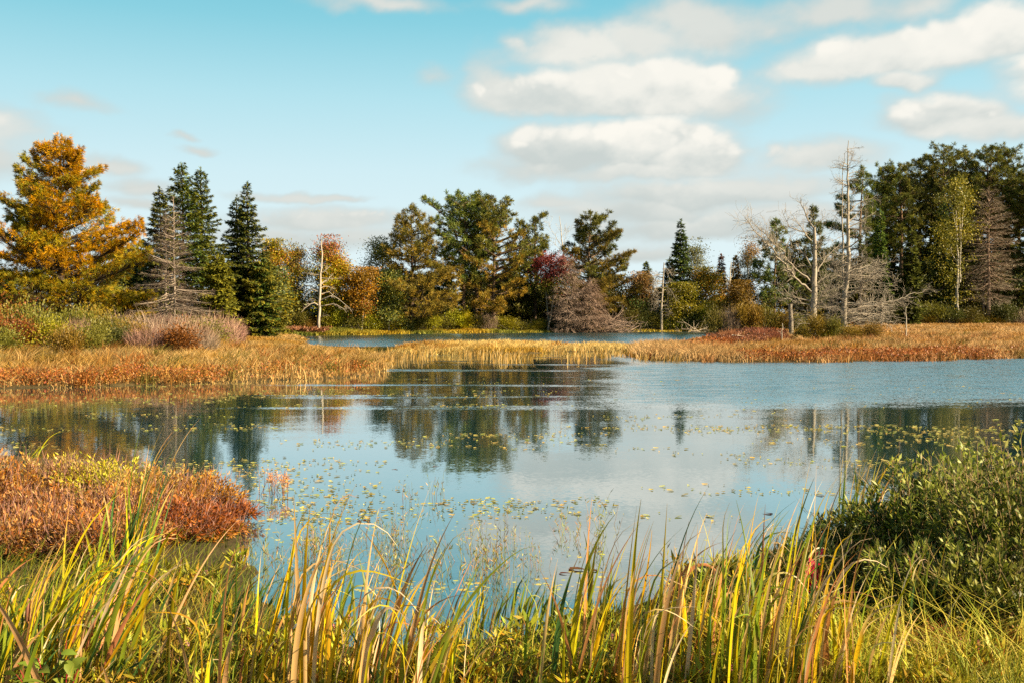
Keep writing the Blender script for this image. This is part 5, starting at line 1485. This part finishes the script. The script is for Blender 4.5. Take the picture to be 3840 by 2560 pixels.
# tall shoots
SR = [(.36, .135, .04), (.27, .095, .035), (.44, .20, .06), (.19, .07, .035), (.40, .165, .04)]
SB = [(.44, .26, .10), (.52, .35, .15), (.32, .18, .07), (.24, .15, .06)]
SY = [(.44, .33, .04), (.36, .30, .05), (.50, .37, .07), (.24, .22, .04)]
for i, (px, d, top, w, pl, lb) in enumerate([
    (700, 8.7, 1790, 1.05, SR, 'rust-red shrub with a rounded right end reaching into the water'), (830, 8.5, 1905, .65, SR, 'small red-brown shrub at the outermost right tip of the rusty shrubs'), (560, 8.5, 1765, 1.0, SR + SB, 'rust-brown shrub behind the tall dark cattail clump'),
    (380, 8.9, 1722, .95, SY, 'yellow-leaved shrub, brightest among the rusty shrubs'), (250, 9.0, 1722, .8, SY + SB, 'tan and yellow shrub left of the brightest yellow one'), (95, 8.8, 1728, 1.0, SR + SB, 'orange-brown shrub at the upper left of the rusty shrubs'),
    (-60, 8.6, 1720, 1.0, SR, 'red-brown shrub cut by the left edge of the photo'), (-290, 8.5, 1740, 1.2, SR + SB, 'russet shrub just beyond the left edge of the photo'), (460, 7.9, 1850, 1.0, SR + SB, 'brown shrub with pale leaves in the middle of the rusty shrubs'), (250, 8.0, 1835, 1.0, SR + SB, 'coppery shrub below the tan and yellow one'),
    (60, 7.8, 1850, 1.0, SB + SR, 'straw-brown shrub low at the left of the rusty shrubs'), (640, 7.7, 1890, 1.0, SR, 'dark rusty shrub at the front right of the rusty shrubs'), (760, 7.9, 1985, .7, SR, 'low dark rusty shrub at the waterline under the rounded right end'),
    (160, 7.1, 1925, 1.0, SB + SR, 'sparse brown shrub in front at the left, mixed with grass'), (380, 7.1, 1930, 1.0, SR + SB, 'sparse rusty shrub in front, left of the tall dark cattail clump'), (-40, 7.0, 1930, 1.0, SR + SB, 'sparse rusty shrub in front at the left edge')]):
    bank_bush('rusty_shrub', lb, px, d, top - 14, w, 430 + i, nst=105, nl=40, leaf=.043, wl=.32, palette=pl, tip=[(c[0] * 1.25, c[1] * 1.3, c[2] * 1.3) for c in pl], stemcol=(.22, .10, .07), up=.9)

# fine bank grass and low smartweed plants
rng = np.random.default_rng(71)


def near_pts(n, x0, x1, y0, y1, fn):
    out = []; tot = 0
    while tot < n:
        x = rng.uniform(x0, x1, n * 2); y = y0 + (y1 - y0) * rng.random(n * 2) ** 1.4
        k = (np.abs(x) < y * .56 + .3); x, y = x[k], y[k]
        k = rng.random(len(x)) < fn(x, y, sd_poly(x, y, POLY['near'])); out.append(np.stack([x[k], y[k]], 1)); tot += k.sum()
    return np.concatenate(out)[:n]


p = near_pts(12500, -5, 5, 3.6, 10.5, lambda x, y, sd: np.clip((sd + .12) * 3, 0, 1) * np.where(x < -.7, np.where(y > 6.8, .08, .35), np.where(x > 1.3, np.where(y > 5.8, .15, .8), .25)))
c = patch_mix(p[:, 0], p[:, 1], 1.1, 61, [(0, (.16, .18, .035)), (.35, (.30, .27, .05)), (.6, (.46, .33, .07)), (1, (.40, .22, .07))])
gold = np.clip((p[:, 0] - 1.2) / .8, 0, 1)[:, None] * np.clip((5.6 - p[:, 1]) / .6, 0, 1)[:, None]
c = c * (1 - .7 * gold) + np.array((.50, .36, .07)) * .7 * gold
c *= np.exp(rng.normal(0, .25, (len(p), 1)))
h = rng.uniform(.06, .24, len(p)) * (1 + .3 * (p[:, 0] < -1))
dark = fbm(p[:, 0] * 2.3, p[:, 1] * 2.3, 88)[:, None] + rng.normal(0, .1, (len(p), 1)) > .52; c = np.where(dark, c * [.42, .6, .6], c * [.85, .85, .8])
g = Geo(); grass(g, rng, p, h, .0036 + .0022 * rng.random(len(p)), c, (.18, 0), .75)
q = near_pts(1800, .9, 3.4, 4.2, 5.1, lambda x, y, sd: np.clip(5.3 - y, 0, 1))      # long arching grass in the lower right
cq = pal(rng, len(q), [(.34, .34, .05), (.48, .38, .07), (.24, .27, .04), (.56, .40, .10)], None, .2)
grass(g, rng, q, .14 + .36 * rng.random(len(q)) ** 1.6, .0042 + .002 * rng.random(len(q)), cq, (.12, 0), .9)
q = near_pts(1100, -3.2, .9, 4.2, 6.2, lambda x, y, sd: np.clip(sd * 3, 0, 1))      # and scattered among the cattails
cq = pal(rng, len(q), [(.26, .30, .045), (.42, .37, .06), (.18, .24, .04), (.50, .36, .10)], None, .22)
grass(g, rng, q, rng.uniform(.14, .42, len(q)), .0042 + .002 * rng.random(len(q)), cq, (.16, 0), .7)
mass('bank_grass', g.mesh('bank_grass', M_GRASS), 'fine green and golden grass on the near bank', 'grass')

SWP = []
for i in range(6):
    r = np.random.default_rng(500 + i); gs, gl, gf = Geo(), Geo(), Geo()
    for s in range(5):
        a = r.random() * 6.3; e = np.array([math.cos(a) * .07, math.sin(a) * .07, r.uniform(.09, .17)]); b = e * [.2, .2, 0]
        P = np.array([b, (b + e) / 2 + r.normal(0, .012, 3), e]); tube(gs, P, [.003, .0025, .0015], 3, (.34, .14, .06))
        n = 8; u = r.uniform(.25, 1, n); q = b + (e - b) * u[:, None]
        d = r.normal(0, .8, (n, 3)); d[:, 2] = np.abs(d[:, 2]) * .6 + .25
        N = r.normal(0, .45, (n, 3)) + [0, 0, 1]
        leaves(gl, q, d, np.cross(d, N), r.uniform(.05, .095, n), r.uniform(.014, .021, n), pal(r, n, [(.30, .29, .04), (.40, .33, .05), (.20, .23, .035), (.42, .25, .06)], None, .2), .4, -.18)
        if s == 0 and i % 2:
            m = 14; q = e + np.stack([r.normal(0, .003, m), r.normal(0, .003, m), r.uniform(0, .03, m)], 1)
            leaves(gf, q, r.normal(0, 1, (m, 3)) + [0, 0, .8], r.normal(0, 1, (m, 3)), .009, .007, pal(r, m, [(.55, .22, .25), (.62, .30, .30)], None, .1))
    t = thing('smartweed', 'low yellow-green smartweed plant with lance leaves on the near bank', 'plant', (0, 0, 0), 0, 'low smartweed plants along the near bank')
    part('stems', gs.mesh('smartweed_stems', M_BLADE), t); part('foliage', gl.mesh('smartweed_leaves', M_LEAF), t)
    if gf.nv: part('flower', gf.mesh('smartweed_flower', M_LEAF), t)
    SWP.append([t, False])
p = near_pts(200, -3.2, 2.9, 4.25, 6.6, lambda x, y, sd: np.clip((sd + .12) * 4, 0, 1) * np.where((x > -1.9) & (x < 1.9), 1, .35))
for k, (x, y) in enumerate(p):
    o, used = SWP[k % 6]; s = rng.uniform(.75, 1.25); lo = (x, y, max(gz(x, y), -.04)); rz = rng.uniform(0, 6.3); tn = tuple(np.array([1, 1, 1.]) * rng.uniform(.8, 1.2) * [rng.uniform(.85, 1.2), 1, 1])
    if not used: move(o, lo, rz, (s, s, s), tn); SWP[k % 6][1] = True
    else: dup(o, o['label'], lo, rz, (s, s, s), tn)

# emergent stems in the shallows
EMP = []
for i in range(5):
    r = np.random.default_rng(520 + i); gs, gl = Geo(), Geo()
    for s in range(7):
        b = np.append(r.normal(0, .06, 2), -.05); e = b + [r.normal(0, .05), r.normal(0, .05), r.uniform(.12, .30)]
        P = np.array([b, (b + e) / 2 + r.normal(0, .015, 3), e]); tube(gs, P, [.002, .0016, .0009], 3, (.42, .26, .17) if s % 2 else (.32, .32, .07))
        n = 4; u = r.uniform(.35, 1, n); d = r.normal(0, .6, (n, 3)); d[:, 2] = np.abs(d[:, 2]) + .3
        leaves(gl, b + (e - b) * u[:, None], d, r.normal(0, 1, (n, 3)), r.uniform(.03, .06, n), .008, pal(r, n, [(.34, .30, .08), (.45, .26, .14), (.26, .29, .06)], None, .2), .4)
    t = thing('water_weed', 'thin sparse weed stems standing in the shallow water off the near bank', 'plant', (0, 0, 0), 0, 'sparse weed stems in the shallows')
    part('stems', gs.mesh('weed_stems', M_BLADE), t); part('foliage', gl.mesh('weed_leaves', M_LEAF), t)
    EMP.append([t, False])
k = 0
while k < 62:
    px, py = D2P(rng.uniform(560, 1560), 1330 - 190 * rng.random() ** 1.6)
    if rng.random() < .25: px, py = D2P(rng.uniform(700, 900), rng.uniform(1220, 1330))
    x, y = WP(px, py)
    if sd_poly(np.array([x]), np.array([y]), POLY['near'])[0] > .1: continue
    o, used = EMP[k % 5]; s = rng.uniform(.5, 1.15) ; rz = rng.uniform(0, 6.3)
    if not used: move(o, (x, y, 0), rz, (s, s, s)); EMP[k % 5][1] = True
    else: dup(o, o['label'], (x, y, 0), rz, (s, s, s))
    k += 1

# orange weeds in the water, goldenrod, crimson leaves, dogwood
def feathery(seed, h, w, nst, pl, scol, nl=60, L=.03, head=.45):
    r = np.random.default_rng(seed); gs, gl = Geo(), Geo()
    for s in range(nst):
        b = np.append(r.normal(0, w * .28, 2), -.05); e = b + [r.normal(0, w * .2), r.normal(0, w * .2), h * r.uniform(.75, 1.05) + .05]
        P = np.array([b, (b * .5 + e * .5) + r.normal(0, .012, 3), e]); tube(gs, P, [.003, .0025, .0012], 3, scol)
        n = nl; u = (1 - head) + head * r.random(n); q = b + (e - b) * u[:, None] + r.normal(0, w * .09, (n, 3))
        d = r.normal(0, .7, (n, 3)) + [0, 0, .6]
        leaves(gl, q, d, r.normal(0, 1, (n, 3)), L * (.6 + .8 * r.random(n)), L * .28, pal(r, n, pl, None, .18), .4)
    return gs, gl


for px, py, h, w, lb, sd in ((1010, 1850, .25, .26, 'feathery pale pink-orange weed standing in open water, left one of two', 540), (1062, 1856, .24, .16, 'feathery bright orange weed standing in open water, right one of two', 541)):
    x, y = WP(px, py); gs, gl = feathery(sd, h, w, 10, [(.72, .30, .10), (.80, .42, .20), (.62, .24, .10)] if sd == 541 else [(.70, .38, .22), (.62, .30, .14)], (.34, .17, .11), 14 if sd == 540 else 34, .024, .38)
    t = thing('orange_weed', lb, 'plant', (x, y, 0)); part('stems', gs.mesh('orange_weed_stems', M_BLADE), t); part('foliage', gl.mesh('orange_weed_leaves', M_LEAF), t)
for px, py, h, w, lb, sd in ((3440, 2590, .22, .30, 'rusty faded goldenrod with the biggest plume, at the lower right', 550), (3580, 2600, .18, .26, 'rusty goldenrod right of the biggest plume', 551), (3815, 2590, .20, .2, 'rusty goldenrod cut by the lower right corner', 552), (1800, 2640, .10, .14, 'small brown goldenrod at the bottom edge below the right-hand cattails', 553)):
    y = 6719 / (py - HOR); x = (px - CX) / F * y; z = gz(x, y); gs, gl = feathery(sd, h, w, 16, [(.36, .17, .05), (.46, .24, .07), (.28, .12, .05)], (.22, .14, .06), 110, .016, .5)
    t = thing('goldenrod', lb, 'plant', (x, y, z)); part('stems', gs.mesh('goldenrod_stems', M_BLADE), t); part('foliage', gl.mesh('goldenrod_plume', M_LEAF), t)


def broad(seed, h, w, nst, nl, leaf, wl, pl, scol):
    r = np.random.default_rng(seed); gs, gl = Geo(), Geo()
    for s in range(nst):
        a = r.random() * 6.3; e = np.array([math.cos(a) * w * .5 * r.random(), math.sin(a) * w * .5 * r.random(), h * r.uniform(.7, 1.05)]); b = e * [.2, .2, 0]
        tube(gs, [b, (b + e) / 2 + r.normal(0, .01, 3), e], [.004, .003, .002], 4, scol)
        for j in range(nl):
            u = r.uniform(.35, 1); q = b + (e - b) * u; d = nrm(r.normal(0, 1, 3) + [0, 0, .35]); N = nrm(r.normal(0, .5, 3) + [0, -.35, 1]); sv = nrm(np.cross(d, N)); N = np.cross(sv, d)
            L = leaf * r.uniform(.6, 1.15); W = L * wl; t = np.array([0, .18, .42, .7, 1.0]); wd = np.array([.06, .7, 1, .68, .02]) * W * .5
            arch = -.35 * L * t ** 2
            mid = q + d * (L * t)[:, None] + N * arch[:, None]
            v = np.stack([mid - sv * wd[:, None] + N * (wd * .3)[:, None], mid, mid + sv * wd[:, None] + N * (wd * .3)[:, None]], 1).reshape(-1, 3)
            bb = np.arange(4)[:, None] * 3 + np.arange(2)[None]; qd = np.stack([bb, bb + 1, bb + 4, bb + 3], -1).reshape(-1, 4)
            gl.add(v, pal(r, 1, pl, None, .18)[0], quad=qd)
    return gs, gl


for px, py, top, w, lb, pl, sd, nst, leaf in (
    (360, 2520, 2290, .40, 'broad-leaved green dogwood with ribbed leaves and red stems in the lower left', [(.16, .24, .04), (.22, .28, .05), (.12, .19, .035)], 560, 9, .085),
    (180, 2660, 2440, .42, 'broad-leaved green dogwood at the bottom edge in the lower left corner', [(.15, .22, .04), (.21, .26, .05)], 561, 9, .09),
    (3036, 2345, 2070, .2, 'crimson-leaved seedling glowing among the right-hand cattails', [(.52, .03, .05), (.62, .05, .06), (.42, .03, .05)], 562, 8, .075),
    (2060, 2560, 2450, .3, 'broad green dock leaves at the bottom edge between the cattail stands', [(.2, .24, .04), (.28, .27, .05)], 563, 5, .08)):
    x, y = bank_spot(px, py); z = gz(x, y); h = P2W(px, top, y).z - z
    gs, gl = broad(sd, h, w, nst, 6 if sd != 562 else 4, leaf, .55, pl, (.36, .06, .07))
    t = thing('broadleaf_plant', lb, 'plant', (x, y, z)); part('stems', gs.mesh('broadleaf_stems', M_BLADE), t); part('foliage', gl.mesh('broadleaf_leaves', M_LEAF, True), t)

# ------------------------------------------------------------------ lily pads
def pad_mesh(r, col):
    n = 12; a = np.linspace(.25, 6.03, n); rad = 1 + r.normal(0, .06, n)
    v = np.concatenate([[[0, 0, .004]], np.stack([np.cos(a) * rad, np.sin(a) * rad, .004 + .03 * r.random(n) ** 3], 1)])
    g = Geo(); g.add(v, pal(r, n + 1, [col], None, .12), tri=[[0, i, i + 1] for i in range(1, n)])
    return g


PADC = [(.64, .60, .18), (.72, .62, .20), (.54, .57, .16), (.72, .54, .17), (.50, .43, .16)]
r = np.random.default_rng(81)
PADM = [pad_mesh(r, PADC[i % 5]).mesh('lily_pad', M_BLADE) for i in range(10)]


def pad_field(x, y):
    return np.clip(fbm(x * .45 + 3, y * 1.1, 90) * 4.2 - 1.95, 0, 1) * np.clip(.35 + fbm(x * 2.2, y * 1.4, 93), 0, 1.2)


pts = []
while len(pts) < 3600:
    px = rng.uniform(-150, 3990, 4000); py = 1420 + (2230 - 1420) * rng.random(4000) ** 1.15
    d = 6719 / (py - HOR); x = (px - CX) / F * d
    ok = np.ones(len(x), bool)
    for k in POLY: ok &= sd_poly(x, d, POLY[k]) < -.25
    dens = pad_field(x, d) * np.where((px > 1900) & (py < 1560), .12, 1) * np.where((py > 1500) & (py < 1640) & (px < 1350), .9, 1) * np.where(py > 2060, .35, 1) * np.where((py > 1640) & (py < 2060), .5, 1)
    dens = dens * np.where((px > 2900) & (py > 1600), .9, 1)
    ok &= rng.random(len(x)) < dens
    pts += [(a, b) for a, b in zip(x[ok], d[ok])]
pts = sorted(pts[:3600], key=lambda q: q[1])
for k, (x, y) in enumerate(pts[:300]):
    s = .007 + .020 * rng.random() ** 2.2
    o = solo('lily_pad', PADM[int(rng.choice(10))], 'small yellowish lily pad floating on the near water', 'lily pad', (x, y, 0), rng.uniform(0, 6.3), 'lily pads floating on the pond')
    o.scale = (s, s * rng.uniform(.7, 1), s)
g = Geo()
for x, y in pts[300:]:
    s = (.006 + .021 * rng.random() ** 2) * (1 + (y - 8) * .035); n = 7; a = np.arange(n) * 6.283 / n + rng.random()
    v = np.concatenate([[[x, y, .004]], np.stack([x + np.cos(a) * s * rng.uniform(.8, 1.6), y + np.sin(a) * s, np.full(n, .004) + .012 * rng.random(n)], 1)])
    g.add(v, np.array(PADC[rng.integers(5)]) * rng.uniform(.7, 1.2), tri=[[0, i, i % n + 1] for i in range(1, n + 1)])
mass('floating_pads', g.mesh('floating_pads', M_BLADE), 'countless small gold-green lily pads scattered farther out on the pond', 'lily pads')


# curled brown leaves sticking out of the water
def curl(seed):
    r = np.random.default_rng(seed); g = Geo(); u = np.linspace(-1, 1, 7); v = np.linspace(-1, 1, 6); U, V = np.meshgrid(u, v)
    m = np.sqrt(np.maximum(0, 1 - V ** 2 * .85)); X = U * m; Z = .06 + .75 * np.abs(U) ** 1.6 * (.7 + .3 * V) + r.normal(0, .05, U.shape)
    n, k = U.shape; i = np.arange(n - 1)[:, None] * k; j = np.arange(k - 1)[None]
    g.add(np.stack([X, V * 1.2, Z], -1).reshape(-1, 3), pal(r, n * k, [(.10, .045, .025), (.16, .07, .035)], None, .15), quad=np.stack([i + j, i + j + 1, i + k + j + 1, i + k + j], -1).reshape(-1, 4))
    return g


for px, py, s, lb in ((2165, 2135, .05, 'largest curled dark brown lily leaf near the waterline before the right-hand cattails'), (2120, 2150, .035, 'flat brown lily leaf just left of the largest curled one'), (2215, 2140, .04, 'brown lily leaf just right of the largest curled one'), (938, 1915, .05, 'curled reddish-brown leaf off the right tip of the rusty shrubs'),
                      (1480, 1760, .032, 'small dark curled leaf in mid-water, left one of two'), (1636, 1748, .03, 'small dark curled leaf in mid-water, right one of two'), (2878, 1925, .038, 'black curled leaf in the water left of the willow thicket'), (1365, 1955, .05, 'dark curled leaf beside the windblown cattail tips'),
                      (920, 1858, .045, 'dark curled leaf left of the orange weeds'), (3405, 1802, .05, 'orange-brown curled leaf behind the cattails of the willow thicket'), (3075, 1858, .035, 'tiny gold curled leaf left of the willow cattails')):
    x, y = WP(px, py)
    o = solo('curled_leaf', curl(int(px)).mesh('curled_leaf', M_BLADE, True), lb, 'lily leaf', (x, y, -.005), px * .7)
    o.scale = (s, s, s * .4)
